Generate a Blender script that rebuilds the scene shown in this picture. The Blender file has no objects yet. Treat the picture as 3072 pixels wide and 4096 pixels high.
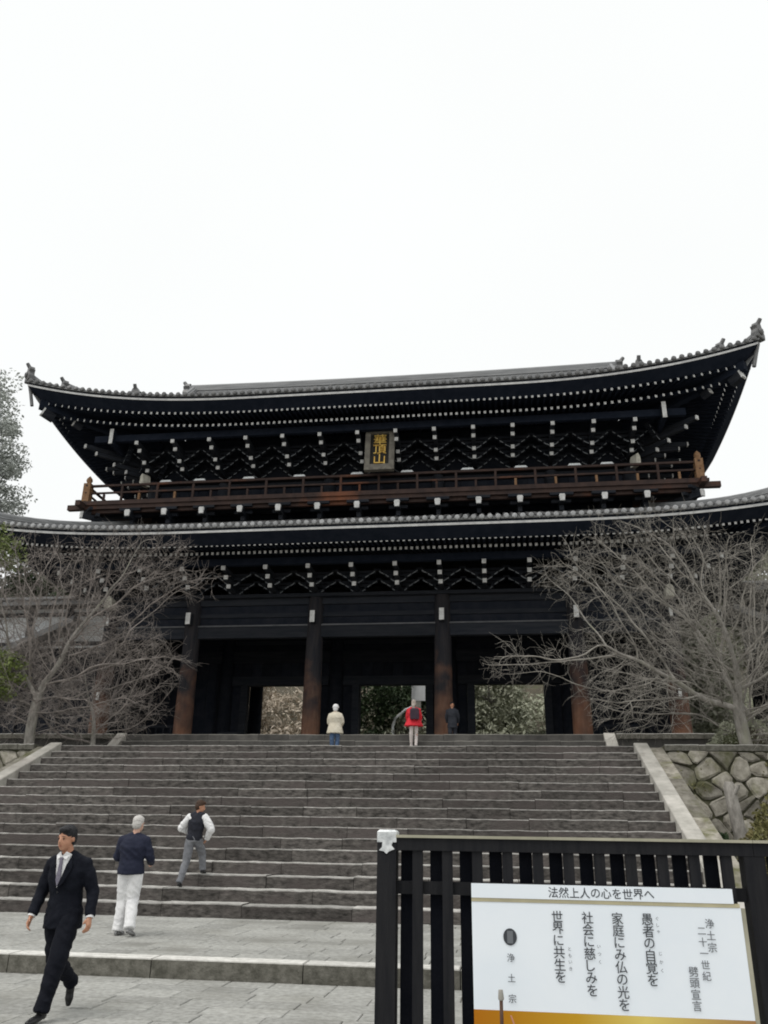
import bpy, math, random
import numpy as np
from mathutils import Vector, Matrix, Euler
rnd = random.Random(7)
sc = bpy.context.scene
COL = sc.collection
rad = math.radians

# ------------------------------------------------------------------ camera
CAM = Vector((4.8827, -16.6349, 1.60))
YAW, PITCH, ROLL, FPX = -0.1370, 0.3808, 0.0165, 822.33
cy_, sy_, cp_, sp_ = math.cos(YAW), math.sin(YAW), math.cos(PITCH), math.sin(PITCH)
fwd = Vector((sy_*cp_, cy_*cp_, sp_)); rgt = Vector((cy_, -sy_, 0)); upv = rgt.cross(fwd)
r2 = math.cos(ROLL)*rgt + math.sin(ROLL)*upv; u2 = -math.sin(ROLL)*rgt + math.cos(ROLL)*upv
cd = bpy.data.cameras.new('camera'); cd.sensor_fit = 'VERTICAL'; cd.sensor_height = 36.0; cd.sensor_width = 27.0
cd.lens = FPX*36.0/1024.0; cd.clip_start = 0.05; cd.clip_end = 3000
cam = bpy.data.objects.new('camera', cd); COL.objects.link(cam)
M3 = Matrix((r2, u2, -fwd)).transposed().to_4x4(); cam.matrix_world = Matrix.Translation(CAM) @ M3
sc.camera = cam
# ------------------------------------------------------------------ sky, sun, exposure
SUN_EL, SUN_AZ = rad(64), rad(222)      # high, behind the viewer's left shoulder, through thick cloud
w = bpy.data.worlds.new('World'); sc.world = w; w.use_nodes = True
nt = w.node_tree; nt.nodes.clear()
sky = nt.nodes.new('ShaderNodeTexSky'); sky.sky_type = 'NISHITA'; sky.sun_disc = False
sky.sun_elevation = SUN_EL; sky.sun_rotation = SUN_AZ; sky.dust_density = 4.0; sky.air_density = 1.0
b1 = nt.nodes.new('ShaderNodeBackground'); b1.inputs['Strength'].default_value = 0.1
b2 = nt.nodes.new('ShaderNodeBackground'); b2.inputs['Strength'].default_value = 0.87
mx = nt.nodes.new('ShaderNodeMixShader'); mx.inputs[0].default_value = 0.92
tc = nt.nodes.new('ShaderNodeTexCoord'); ns_ = nt.nodes.new('ShaderNodeTexNoise'); ns_.inputs['Scale'].default_value = 2.2; ns_.inputs['Detail'].default_value = 5
cmx = nt.nodes.new('ShaderNodeMix'); cmx.data_type = 'RGBA'; cmx.inputs[6].default_value = (.945, .960, .945, 1); cmx.inputs[7].default_value = (1.01, 1.02, 1.005, 1)   # faint unevenness of the cloud
nt.links.new(tc.outputs['Generated'], ns_.inputs['Vector']); nt.links.new(ns_.outputs[0], cmx.inputs[0]); nt.links.new(cmx.outputs[2], b2.inputs['Color'])
wo = nt.nodes.new('ShaderNodeOutputWorld')
nt.links.new(sky.outputs[0], b1.inputs['Color']); nt.links.new(b1.outputs[0], mx.inputs[1])
nt.links.new(b2.outputs[0], mx.inputs[2]); nt.links.new(mx.outputs[0], wo.inputs['Surface'])
sd = bpy.data.lights.new('sun', 'SUN'); sd.energy = 1.3; sd.angle = rad(30); sd.color = (1.0, 0.97, 0.93)
sun = bpy.data.objects.new('sun', sd); COL.objects.link(sun)
sdir = Vector((math.sin(SUN_AZ)*math.cos(SUN_EL), math.cos(SUN_AZ)*math.cos(SUN_EL), math.sin(SUN_EL)))
sun.rotation_euler = sdir.to_track_quat('Z', 'Y').to_euler()
vs = sc.view_settings; vs.view_transform = 'Standard'; vs.look = 'None'; vs.exposure = 0.30; vs.gamma = 1.0
vs.use_curve_mapping = False
sc.cycles.use_denoising = True; sc.cycles.pixel_filter_type = 'BLACKMAN_HARRIS'; sc.cycles.filter_width = 1.9
sc.cycles.max_bounces = 6; sc.cycles.diffuse_bounces = 4

# ------------------------------------------------------------------ helpers
def empty(name, loc=(0, 0, 0)):
    o = bpy.data.objects.new(name, None); o.location = loc; o.empty_display_size = .2; COL.objects.link(o); return o
def tag(o, label=None, cat=None, group=None, kind=None):
    if label: o['label'] = label
    if cat: o['category'] = cat
    if group: o['group'] = group
    if kind: o['kind'] = kind
    return o
def ob(name, mesh, parent=None, loc=(0, 0, 0), rot=(0, 0, 0), scale=(1, 1, 1), local=False):
    """local=False: loc is in world space under a parent Empty that is only translated"""
    o = bpy.data.objects.new(name, mesh); COL.objects.link(o)
    o.location = loc; o.rotation_euler = rot; o.scale = scale
    if parent is not None:
        o.parent = parent
        if not local:
            o.matrix_parent_inverse = Matrix.Translation(-Vector(parent.location))
    return o

class MB:
    def __init__(s): s.v = []; s.f = []; s.m = []; s.sm = []
    def add(s, vs, fs, mi=0, smooth=False):
        n = len(s.v); s.v.extend([tuple(p) for p in vs])
        for f in fs: s.f.append(tuple(i+n for i in f)); s.m.append(mi); s.sm.append(smooth)
    def box(s, x0, x1, y0, y1, z0, z1, mi=0, front=None, ch=0.0):
        if ch:
            c = ch
            vs = [(x0, y0, z0), (x1, y0, z0), (x1, y1, z0), (x0, y1, z0), (x0, y0, z1-c), (x1, y0, z1-c), (x1, y1, z1-c), (x0, y1, z1-c),
                  (x0+c, y0+c, z1), (x1-c, y0+c, z1), (x1-c, y1-c, z1), (x0+c, y1-c, z1)]
            fs = [(3, 2, 1, 0), (0, 1, 5, 4), (1, 2, 6, 5), (2, 3, 7, 6), (3, 0, 4, 7), (4, 5, 9, 8), (5, 6, 10, 9), (6, 7, 11, 10), (7, 4, 8, 11), (8, 9, 10, 11)]
            s.add(vs, fs, mi); return
        vs = [(x0, y0, z0), (x1, y0, z0), (x1, y1, z0), (x0, y1, z0), (x0, y0, z1), (x1, y0, z1), (x1, y1, z1), (x0, y1, z1)]
        s.add(vs, [(3, 2, 1, 0), (1, 2, 6, 5), (2, 3, 7, 6), (3, 0, 4, 7), (4, 5, 6, 7)], mi)
        s.add(vs, [(0, 1, 5, 4)], mi if front is None else front)
    def tube(s, pts, radii, n=6, mi=0, cap=True, smooth=True, squash=None, side=None):
        pts = [Vector(p) for p in pts]; rings = []
        prev = None
        for i, p in enumerate(pts):
            a = pts[max(i-1, 0)]; b = pts[min(i+1, len(pts)-1)]; t = (b-a)
            t = t.normalized() if t.length > 1e-9 else Vector((0, 0, 1))
            if side is not None: u = Vector(side)
            elif prev is not None: u = prev
            else: u = Vector((1, 0, 0)) if abs(t.x) < .8 else Vector((0, 1, 0))
            u = (u-t*u.dot(t)); u = u.normalized() if u.length > 1e-6 else t.orthogonal().normalized()
            prev = u; v = t.cross(u); q = 1.0 if squash is None else (squash[i] if isinstance(squash, (list, tuple)) else squash)
            rings.append([p+u*(radii[i]*math.cos(2*math.pi*k/n))+v*(radii[i]*q*math.sin(2*math.pi*k/n)) for k in range(n)])
        vs = [p for r in rings for p in r]; fs = []
        for i in range(len(rings)-1):
            for k in range(n): fs.append((i*n+k, i*n+(k+1) % n, (i+1)*n+(k+1) % n, (i+1)*n+k))
        s.add(vs, fs, mi, smooth)
        if cap:
            e = len(rings)-1
            s.add(rings[0], [tuple(range(n-1, -1, -1))], mi); s.add(rings[e], [tuple(range(n))], mi)
    def ball(s, c, r, seg=10, ring=7, mi=0, R=None):
        c = Vector(c); r = (r, r, r) if isinstance(r, (int, float)) else r
        vs = []; fs = []
        for i in range(ring+1):
            th = math.pi*i/ring
            for k in range(seg):
                ph = 2*math.pi*k/seg; p = Vector((r[0]*math.sin(th)*math.cos(ph), r[1]*math.sin(th)*math.sin(ph), r[2]*math.cos(th)))
                if R is not None: p = R @ p
                vs.append(c+p)
        for i in range(ring):
            for k in range(seg): fs.append((i*seg+k, (i+1)*seg+k, (i+1)*seg+(k+1) % seg, i*seg+(k+1) % seg))
        s.add(vs, fs, mi, True)
    def prism(s, poly, y0, y1, mi=0, inset=0.0, front=None):
        """polygon in xz, extruded from y1 (back) to y0 (front), optional chamfer on the front"""
        n = len(poly); cx = sum(p[0] for p in poly)/n; cz = sum(p[1] for p in poly)/n
        back = [(p[0], y1, p[1]) for p in poly]; mid = [(p[0], y0+inset*.6, p[1]) for p in poly]
        fr = []
        for p in poly:
            d = math.hypot(p[0]-cx, p[1]-cz) or 1; k = max(0, 1-inset/d); fr.append((cx+(p[0]-cx)*k, y0, cz+(p[1]-cz)*k))
        vs = back+mid+fr; fs = [tuple(range(2*n, 3*n))[::1]]
        s.add(vs, [tuple(range(2*n, 3*n))], mi if front is None else front)
        fs = []
        for k in range(n):
            j = (k+1) % n; fs += [(k, j, n+j, n+k), (n+k, n+j, 2*n+j, 2*n+k)]
        s.add(vs, fs, mi)
    def mesh(s, name, mats, recalc=True):
        me = bpy.data.meshes.new(name); me.from_pydata(s.v, [], s.f)
        for m in (mats if isinstance(mats, (list, tuple)) else [mats]): me.materials.append(m)
        me.polygons.foreach_set('material_index', s.m); me.polygons.foreach_set('use_smooth', s.sm)
        if recalc:
            import bmesh
            b = bmesh.new(); b.from_mesh(me); bmesh.ops.recalc_face_normals(b, faces=b.faces[:]); b.to_mesh(me); b.free()
        me.update(); return me

# ------------------------------------------------------------------ materials
def mat(name, c1, c2=None, scale=3.0, rough=.8, bump=0.0, bscale=None, var=0.0, c3=None, c3scale=.6, c3lo=.55, c3hi=.7, stretch=(1, 1, 1), metal=0.0, spec=.3, coords='pos', top=None, detail=6):
    m = bpy.data.materials.new(name); m.use_nodes = True; t = m.node_tree; N = t.nodes; L = t.links
    bs = N['Principled BSDF']; bs.inputs['Roughness'].default_value = rough; bs.inputs['Metallic'].default_value = metal
    bs.inputs['Specular IOR Level'].default_value = spec
    if coords == 'pos': g = N.new('ShaderNodeNewGeometry'); co = g.outputs['Position']
    else: g = N.new('ShaderNodeTexCoord'); co = g.outputs['Object']
    mp = N.new('ShaderNodeMapping'); mp.inputs['Scale'].default_value = stretch; L.new(co, mp.inputs['Vector']); co = mp.outputs[0]
    def mixc(fac, a, b):
        n = N.new('ShaderNodeMix'); n.data_type = 'RGBA'
        for s_, v in ((n.inputs[0], fac), (n.inputs[6], a), (n.inputs[7], b)):
            if isinstance(v, (int, float)): s_.default_value = v
            elif isinstance(v, tuple): s_.default_value = (*v, 1)
            else: L.new(v, s_)
        return n.outputs[2]
    def noise(sc_, dt=detail):
        n = N.new('ShaderNodeTexNoise'); n.inputs['Scale'].default_value = sc_; n.inputs['Detail'].default_value = dt; n.inputs['Roughness'].default_value = .62
        L.new(co, n.inputs['Vector']); return n.outputs[0]
    def ramp(v, lo, hi):
        n = N.new('ShaderNodeMapRange'); n.inputs[1].default_value = lo; n.inputs[2].default_value = hi; L.new(v, n.inputs[0]); return n.outputs[0]
    col = c1
    if c2: col = mixc(ramp(noise(scale), .35, .65), c1, c2)
    if c3: col = mixc(ramp(noise(c3scale), c3lo, c3hi), col, c3)
    if top:   # separate pair of colours for upward-facing faces
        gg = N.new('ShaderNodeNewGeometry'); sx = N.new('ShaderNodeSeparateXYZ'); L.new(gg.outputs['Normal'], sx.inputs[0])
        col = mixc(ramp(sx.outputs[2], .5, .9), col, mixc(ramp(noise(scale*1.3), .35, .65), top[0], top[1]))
    if var:
        oi = N.new('ShaderNodeObjectInfo'); mr = N.new('ShaderNodeMapRange'); mr.inputs[3].default_value = 1-var; mr.inputs[4].default_value = 1+var; L.new(oi.outputs['Random'], mr.inputs[0])
        vm = N.new('ShaderNodeVectorMath'); vm.operation = 'SCALE'
        if isinstance(col, tuple): vm.inputs[0].default_value = col
        else: L.new(col, vm.inputs[0])
        L.new(mr.outputs[0], vm.inputs['Scale']); col = vm.outputs[0]
    if isinstance(col, tuple): bs.inputs['Base Color'].default_value = (*col, 1)
    else: L.new(col, bs.inputs['Base Color'])
    if bump:
        bn = N.new('ShaderNodeBump'); bn.inputs['Strength'].default_value = bump; bn.inputs['Distance'].default_value = .02
        L.new(noise(bscale or scale*4), bn.inputs['Height']); L.new(bn.outputs[0], bs.inputs['Normal'])
    return m
M = {}
M['wood'] = mat('dark_timber', (.009, .012, .018), (.022, .024, .030), 3.0, .8, .35, 30, stretch=(.25, .25, 2.5), spec=.25, var=.2)  # blue cast of sky-lit shade put into the wood, soffit and panel colours
M['soffit'] = mat('soffit_timber', (.010, .014, .023), (.017, .021, .032), 2.5, .9, .1, spec=.08)
M['panel'] = mat('panel_timber', (.010, .013, .020), (.019, .021, .028), 3, .85, .2, 25, spec=.12, var=.25)
M['balcony'] = mat('balcony_timber', (.033, .021, .019), (.062, .037, .030), 2.5, .75, .2, 25, c3=(.19, .070, .034), c3scale=.35, c3lo=.54, c3hi=.7, spec=.3)
M['post'] = mat('weathered_post_timber', (.20, .105, .05), (.30, .18, .10), 6, .75, .3, 40, spec=.3)
M['white'] = mat('white_gofun_paint', (.70, .70, .69), (.48, .48, .47), 6, .7, 0)
M['palewhite'] = mat('worn_white_paint', (.34, .36, .38), (.20, .22, .24), 5, .75, 0)
M['noseold'] = mat('bleached_timber', (.60, .58, .50), (.42, .40, .34), 7, .8, .2)
M['tile'] = mat('roof_tile', (.085, .088, .09), (.14, .14, .14), 3, .5, .2, 20, spec=.5, var=.15)
M['tileend'] = mat('roof_tile_end', (.23, .235, .24), (.36, .365, .37), 6, .55, .2, 20, spec=.5, var=.2)
M['ridgetile'] = mat('ridge_tile', (.17, .175, .18), (.27, .275, .28), 2.5, .6, .2, 20, stretch=(.3, 1, 4))
M['moulding'] = mat('pale_moulding', (.075, .078, .085), (.12, .122, .13), 2, .7)
M['eavewhite'] = mat('plastered_eave_edge', (.62, .62, .61), (.45, .45, .45), 2, .7)
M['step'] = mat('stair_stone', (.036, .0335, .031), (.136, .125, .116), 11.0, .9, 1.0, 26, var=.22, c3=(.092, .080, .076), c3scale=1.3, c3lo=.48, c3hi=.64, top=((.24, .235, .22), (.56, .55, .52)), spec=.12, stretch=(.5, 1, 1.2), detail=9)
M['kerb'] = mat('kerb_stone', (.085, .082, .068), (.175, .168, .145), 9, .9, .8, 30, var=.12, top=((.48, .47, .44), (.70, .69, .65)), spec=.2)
M['paver'] = mat('granite_paver', (.24, .24, .222), (.40, .40, .378), 14, .85, .5, 70, var=.14, c3=(.215, .212, .19), c3scale=.8, c3lo=.48, c3hi=.75, spec=.25, detail=9)
M['joint'] = mat('paving_joint', (.075, .07, .06), (.12, .115, .10), 6, .95)
M['ramp'] = mat('ramp_stone', (.30, .29, .26), (.48, .46, .42), 2.2, .85, .4, 20, var=.12, c3=(.24, .22, .20), c3scale=.5, spec=.25)
M['wall'] = mat('wall_stone', (.15, .138, .112), (.33, .31, .265), 4.0, .9, .9, 14, var=.30, c3=(.115, .115, .058), c3scale=1.3, c3lo=.5, c3hi=.66, detail=8)
M['mossyjoint'] = mat('mossy_joint', (.06, .062, .035), (.11, .105, .07), 5, .95, .6, 20)
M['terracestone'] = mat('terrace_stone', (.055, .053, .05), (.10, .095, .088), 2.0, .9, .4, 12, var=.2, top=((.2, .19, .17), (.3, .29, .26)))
M['soil'] = mat('soil', (.05, .045, .032), (.085, .072, .05), 4, .95, .6, 12, c3=(.06, .07, .03), c3scale=.7)
M['gravel'] = mat('forecourt_gravel', (.30, .29, .27), (.38, .37, .34), 20, .95, .5, 60)
M['bark'] = mat('grey_bark', (.19, .178, .16), (.36, .34, .31), 9, .9, .9, 30, c3=(.27, .27, .21), c3scale=2.5, stretch=(1, 1, .4))
M['twig'] = mat('twig_bark', (.135, .12, .11), (.32, .285, .262), 2.0, .9)
M['twigr'] = mat('twig_bark_green', (.165, .153, .136), (.36, .34, .305), 2.0, .9)
M['leafgrey'] = mat('silvery_leaf', (.30, .325, .295), (.46, .48, .45), 1.2, .4, spec=.6)
M['leafgreen'] = mat('bright_leaf', (.11, .15, .035), (.18, .22, .07), 2.5, .6)
M['leafdark'] = mat('dark_leaf', (.022, .045, .018), (.05, .075, .03), 1.3, .6)
M['leafolive'] = mat('olive_leaf', (.12, .118, .042), (.19, .175, .07), 2.0, .65, c3=(.17, .125, .055), c3scale=1.4)
M['brush'] = mat('dry_brush', (.40, .34, .27), (.58, .51, .42), 2.0, .9)
M['brushgreen'] = mat('brush_leaf', (.22, .235, .165), (.42, .43, .33), 1.5, .7)
M['plaster'] = mat('white_plaster', (.74, .75, .76), (.62, .64, .66), 1.2, .85)
M['black'] = mat('black_stained_timber', (.0075, .008, .0105), (.016, .016, .018), 5, .7, .2, 40, spec=.2, stretch=(6, 6, .6))
M['black2'] = mat('black_stained_timber_shaded', (.004, .005, .009), (.007, .008, .012), 5, .8, .2, 40, spec=.1)  # back slats: shade behind the front layer put into a darker colour
M['pale'] = mat('weathered_rail_top', (.30, .29, .22), (.42, .40, .31), 6, .8)
M['cap'] = mat('galvanised_cap', (.42, .44, .45), (.80, .82, .82), 22, .45, .2, 40, metal=.3)
M['sign'] = mat('sign_enamel', (.80, .86, .92), (.84, .89, .94), 3, .5, spec=.4)
M['ink'] = mat('sign_ink', (.045, .05, .058), None, rough=.5)
M['inklight'] = mat('sign_ink_grey', (.15, .16, .175), None, rough=.5)
M['gold'] = mat('sign_gold_band', (.62, .33, .03), (.78, .52, .10), .9, .38, metal=.55, spec=.5)
def goldmat():
    m = mat('sign_gold_band', (.5, .25, .02), None, rough=.45, metal=.25); t = m.node_tree; N = t.nodes; L = t.links; bs = N['Principled BSDF']
    g = N.new('ShaderNodeNewGeometry'); sx = N.new('ShaderNodeSeparateXYZ'); L.new(g.outputs['Position'], sx.inputs[0])
    mr = N.new('ShaderNodeMapRange'); mr.inputs[1].default_value = 4.74; mr.inputs[2].default_value = 5.92; L.new(sx.outputs[0], mr.inputs[0])
    cr = N.new('ShaderNodeValToRGB'); e = cr.color_ramp.elements; e[0].color = (.46, .16, .002, 1); e[1].color = (.42, .22, .09, 1)
    k = e.new(.38); k.color = (.58, .33, .02, 1); k = e.new(.62); k.color = (.78, .62, .16, 1); L.new(mr.outputs[0], cr.inputs[0]); L.new(cr.outputs[0], bs.inputs['Base Color']); return m
M['gold'] = goldmat()
M['goldline'] = mat('sign_gold_line', (.32, .29, .20), (.62, .56, .36), 1.2, .5)
M['goldleaf'] = mat('gold_leaf', (.62, .36, .07), (.82, .58, .16), 5, .45, metal=.35)
M['plaqueframe'] = mat('plaque_frame', (.11, .10, .085), (.20, .185, .155), 4, .7, .2, 30)
M['lacquer'] = mat('black_lacquer', (.010, .010, .009), (.018, .017, .013), 3, .5)
def colmat():
    m = mat('column_timber', (.013, .014, .019), (.030, .027, .029), 3.0, .75, .35, 26, stretch=(3, 3, .35), spec=.2)
    t = m.node_tree; N = t.nodes; L = t.links; bs = N['Principled BSDF']
    prev = bs.inputs['Base Color'].links[0].from_socket
    g = N.new('ShaderNodeNewGeometry'); sx = N.new('ShaderNodeSeparateXYZ'); L.new(g.outputs['Position'], sx.inputs[0])
    no = N.new('ShaderNodeTexNoise'); no.inputs['Scale'].default_value = 1.3; no.inputs['Detail'].default_value = 5
    L.new(g.outputs['Position'], no.inputs['Vector'])
    ma = N.new('ShaderNodeMath'); ma.operation = 'MULTIPLY_ADD'; ma.inputs[1].default_value = -6.5; L.new(no.outputs[0], ma.inputs[0]); L.new(sx.outputs[2], ma.inputs[2])
    mr = N.new('ShaderNodeMapRange'); mr.inputs[1].default_value = 5.2; mr.inputs[2].default_value = 1.6; L.new(ma.outputs[0], mr.inputs[0])
    n2 = N.new('ShaderNodeTexNoise'); n2.inputs['Scale'].default_value = 5; mp = N.new('ShaderNodeMapping'); mp.inputs['Scale'].default_value = (2, 2, .4)
    L.new(g.outputs['Position'], mp.inputs['Vector']); L.new(mp.outputs[0], n2.inputs['Vector'])
    mxw = N.new('ShaderNodeMix'); mxw.data_type = 'RGBA'; mxw.inputs[6].default_value = (.13, .048, .026, 1); mxw.inputs[7].default_value = (.23, .135, .088, 1); L.new(n2.outputs[0], mxw.inputs[0])
    mi = N.new('ShaderNodeMix'); mi.data_type = 'RGBA'; L.new(mr.outputs[0], mi.inputs[0]); L.new(prev, mi.inputs[6]); L.new(mxw.outputs[2], mi.inputs[7])
    L.new(mi.outputs[2], bs.inputs['Base Color']); return m
M['column'] = colmat()

# ------------------------------------------------------------------ setting
H1, RIS, TRD, NST = .208, .2393, .5451, 17
ZT = H1+RIS*NST; YT = TRD*(NST-1); ZP = 5.066; YK = -5.63; WL = 8.79; WU = 8.44
def plane(name, pts, m, label=None):
    b = MB(); b.add(pts, [(0, 1, 2, 3)]); return tag(ob(name, b.mesh(name, m, False)), kind='structure')
plane('ground', [(-700, -700, -.03), (700, -700, -.03), (700, 700, -.03), (-700, 700, -.03)], M['gravel'])

def pavers(root, x0, x1, y0, y1, z, inner, row, matl, seed, prefix='paving_stone'):
    r = random.Random(seed); stuff = MB(); cache = {}; rows = int(round((y1-y0)/row)); row = (y1-y0)/rows; n = 0
    for j in range(rows):
        x = x0 - r.random()*.6; ya = y0+j*row
        while x < x1:
            Lx = r.choice((.55, .65, .75, .85)); g = .006; dz = r.uniform(-.003, .003)
            a = max(x, x0); bx = min(x+Lx, x1)
            if bx-a > .12:
                if inner(.5*(a+bx), ya+row/2) and n < 295:
                    key = round(bx-a, 2)
                    if key not in cache:
                        mb = MB(); mb.box(-key/2+g, key/2-g, -row/2+g, row/2-g, -.05, 0, 0, ch=.007); cache[key] = mb.mesh('paving_stone', matl)
                    ob(prefix, cache[key], root, (.5*(a+bx), ya+row/2, z+dz), (r.uniform(-.004, .004), r.uniform(-.004, .004), 0), local=False); n += 1
                else:
                    stuff.box(a+g, bx-g, ya+g, ya+row-g, z-.05+dz, z+dz, ch=.007)
            x += Lx
    if stuff.v: tag(ob('paving_stones', stuff.mesh('paving_stones', matl, False), root), kind='stuff')
b = MB(); b.add([(-25, -26, -.012), (22, -26, -.012), (22, YK+.1, -.012), (-25, YK+.1, -.012)], [(0, 1, 2, 3)])
pv = tag(ob('forecourt_pavement', b.mesh('forecourt_pavement', M['joint'], False)), kind='structure')
pavers(pv, -12, 14, -20, YK-.005, 0.0, lambda x, y: -2.2 < x < 7.5 and y > -9.6, .40, M['paver'], 3)
# raised platform with its kerb
b = MB(); b.box(-25, 22, YK+.36, .3, -.1, H1-.012)
pf = tag(ob('raised_platform', b.mesh('raised_platform', M['joint'])), kind='structure')
pavers(pf, -12, 12, YK+.36, .2, H1, lambda x, y: -6.6 < x < 4.9, .43, M['paver'], 4)
ks = tag(empty('kerb', (0, YK, 0)), kind='structure')
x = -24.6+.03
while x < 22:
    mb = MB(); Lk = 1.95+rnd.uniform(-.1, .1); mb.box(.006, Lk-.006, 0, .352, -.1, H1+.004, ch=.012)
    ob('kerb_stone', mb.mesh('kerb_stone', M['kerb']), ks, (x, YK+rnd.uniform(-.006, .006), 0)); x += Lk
# main stairs
st = tag(empty('stone_stairs', (0, 0, H1)), kind='structure')
mb = MB()
core = [(.25, 0), (YT+.5, 0), (YT+.5, ZT-.12), (YT+.2, ZT-.3), (.3, H1-.08)]
vsA = [(-WL, y, z) for y, z in core]+[(WL, y, z) for y, z in core]; n5 = len(core)
mb.add(vsA, [tuple(range(n5)), tuple(range(2*n5-1, n5-1, -1))]+[(k, k+n5, (k+1) % n5+n5, (k+1) % n5) for k in range(n5)])
ob('stair_core', mb.mesh('stair_core', M['soil']), st)
def rough_box(x0, x1, y0, y1, z0, z1, r, j=.013, ch=.02, nx=5):
    """long stone with a chamfered, slightly chipped front edge"""
    mb = MB(); prof = [(y1, z0), (y0, z0), (y0, z1-ch), (y0+ch, z1), (y1, z1)]; rows = []; nx = max(nx, int((x1-x0)/.22))
    for i in range(nx+1):
        xx = x0+(x1-x0)*i/nx; dj = r.uniform(-j, j); dz = r.uniform(-j, j)*.6
        rows.append([(xx, p[0]+(dj if p[0] < y1-.05 else 0), p[1]+(dz if p[1] > z0+.01 else 0)) for p in prof])
    vs = [p for q in rows for p in q]; n = len(prof); fs = []
    for i in range(nx):
        for k in range(n): fs.append((i*n+k, i*n+(k+1) % n, (i+1)*n+(k+1) % n, (i+1)*n+k))
    fs += [tuple(range(n)), tuple(range(nx*n+n-1, nx*n-1, -1))]
    mb.add(vs, fs); return mb
def step_row(root, k, y0, y1, z0, z1, W, matl, r):
    x = -W
    while x < W-.01:
        Lx = r.uniform(1.1, 2.3); Lx = min(Lx, W-x)
        if W-(x+Lx) < .7: Lx = W-x
        dy = r.uniform(-.012, .012); dz = r.uniform(-.012, .006)
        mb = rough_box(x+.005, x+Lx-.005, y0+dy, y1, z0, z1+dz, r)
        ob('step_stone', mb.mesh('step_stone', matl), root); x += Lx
r17 = random.Random(17)
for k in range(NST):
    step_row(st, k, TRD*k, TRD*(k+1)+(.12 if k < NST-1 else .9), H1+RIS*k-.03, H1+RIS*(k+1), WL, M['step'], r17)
def ramp_side(root, sx, W, y0, z0, y1, z1, wd, nseg, matl, lift=.14, thick=.5, name='ramp_stone'):
    for i in range(nseg):
        a, c = i/nseg, (i+1)/nseg
        ya, za, yb, zb = y0+(y1-y0)*a+.004, z0+(z1-z0)*a+lift, y0+(y1-y0)*c-.004, z0+(z1-z0)*c+lift
        d = rnd.uniform(-.008, .008)
        xs = sorted((sx*(W+.004), sx*(W+wd)))
        mb = MB(); cch = .02
        vs = []
        for yy, zz in ((ya, za+d), (yb, zb+d)):
            vs += [(xs[0], yy, zz-thick), (xs[1], yy, zz-thick), (xs[1], yy, zz-cch), (xs[1]-cch, yy, zz), (xs[0]+cch, yy, zz), (xs[0], yy, zz-cch)]
        mb.add(vs, [(0, 1, 2, 3, 4, 5), (11, 10, 9, 8, 7, 6)]+[(q, (q+1) % 6, 6+(q+1) % 6, 6+q) for q in range(6)])
        ob(name, mb.mesh(name, matl), root)
for sx in (-1, 1):
    ramp_side(st, sx, WL, -.45, H1, YT, ZT-.06, .40, 5, M['ramp'])
    ramp_side(st, sx, WL+.405, -.45, H1-.06, YT, ZT-.12, .42, 4, M['wall'], lift=.06, thick=1.2, name='ramp_border_stone')
    mb = MB(); core = [(-.6, 0), (YT+.3, 0), (YT+.3, ZT-.3), (YT, ZT-.3), (-.6, .05)]; xs = (sx*(WL+.02), sx*(WL+.80)); n5 = 5
    vsA = [(xs[0], y, z) for y, z in core]+[(xs[1], y, z) for y, z in core]
    mb.add(vsA, [tuple(range(n5)), tuple(range(2*n5-1, n5-1, -1))]+[(k, k+n5, (k+1) % n5+n5, (k+1) % n5) for k in range(n5)])
    ob('ramp_core', mb.mesh('ramp_core', M['wall']), st)
# lower terrace (landing) and upper terrace of the gate
b = MB(); b.box(-60, 60, YT+.62, 13.0, -.5, ZT-.012)
lt = tag(ob('lower_terrace', b.mesh('lower_terrace', M['terracestone'])), kind='structure')
b = MB(); b.box(-60, 60, 12.66, 36, -.4, ZP-.02)
ut = tag(ob('upper_terrace', b.mesh('upper_terrace', M['terracestone'])), kind='structure')
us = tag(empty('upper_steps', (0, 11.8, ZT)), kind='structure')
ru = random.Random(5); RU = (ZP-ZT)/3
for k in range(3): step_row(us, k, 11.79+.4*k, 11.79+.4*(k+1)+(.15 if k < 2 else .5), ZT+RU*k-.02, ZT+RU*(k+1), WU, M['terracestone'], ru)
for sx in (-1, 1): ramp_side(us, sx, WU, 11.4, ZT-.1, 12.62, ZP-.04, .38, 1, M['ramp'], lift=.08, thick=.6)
# face slabs and cap course of the upper terrace beside the steps
for sx in (-1, 1):
    x = WU+.4
    while x < 24:
        Lx = ru.uniform(.9, 1.6); mb = MB(); xs = sorted((sx*(x+.006), sx*(x+Lx-.006)))
        mb.box(xs[0], xs[1], 12.5, 12.655, ZT-.05, ZP-.17); ob('face_slab', mb.mesh('face_slab', M['terracestone']), ut)
        mb = rough_box(xs[0], xs[1], 12.42, 13.0, ZP-.165, ZP+.006, ru); ob('cap_stone', mb.mesh('cap_stone', M['kerb']), ut); x += Lx

# ------------------------------------------------------------------ leaves
def leaf_mesh(name, pts, size, m, seed, aspect=.55, jit=.5):
    rs = np.random.RandomState(seed); n = len(pts); pts = np.asarray(pts)
    a = rs.normal(size=(n, 3)); a /= np.linalg.norm(a, axis=1)[:, None]; b_ = rs.normal(size=(n, 3)); b_ -= a*(a*b_).sum(1)[:, None]; b_ /= np.linalg.norm(b_, axis=1)[:, None]
    L_ = size*(1+jit*rs.uniform(-1, 1, n))[:, None]; A = a*L_/2; B = b_*L_*aspect/2
    vs = np.stack([pts-A, pts+B, pts+A, pts-B], 1).reshape(-1, 3)
    me = bpy.data.meshes.new(name); me.from_pydata(vs.tolist(), [], [(4*i, 4*i+1, 4*i+2, 4*i+3) for i in range(n)]); me.materials.append(m); me.update(); return me

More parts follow.
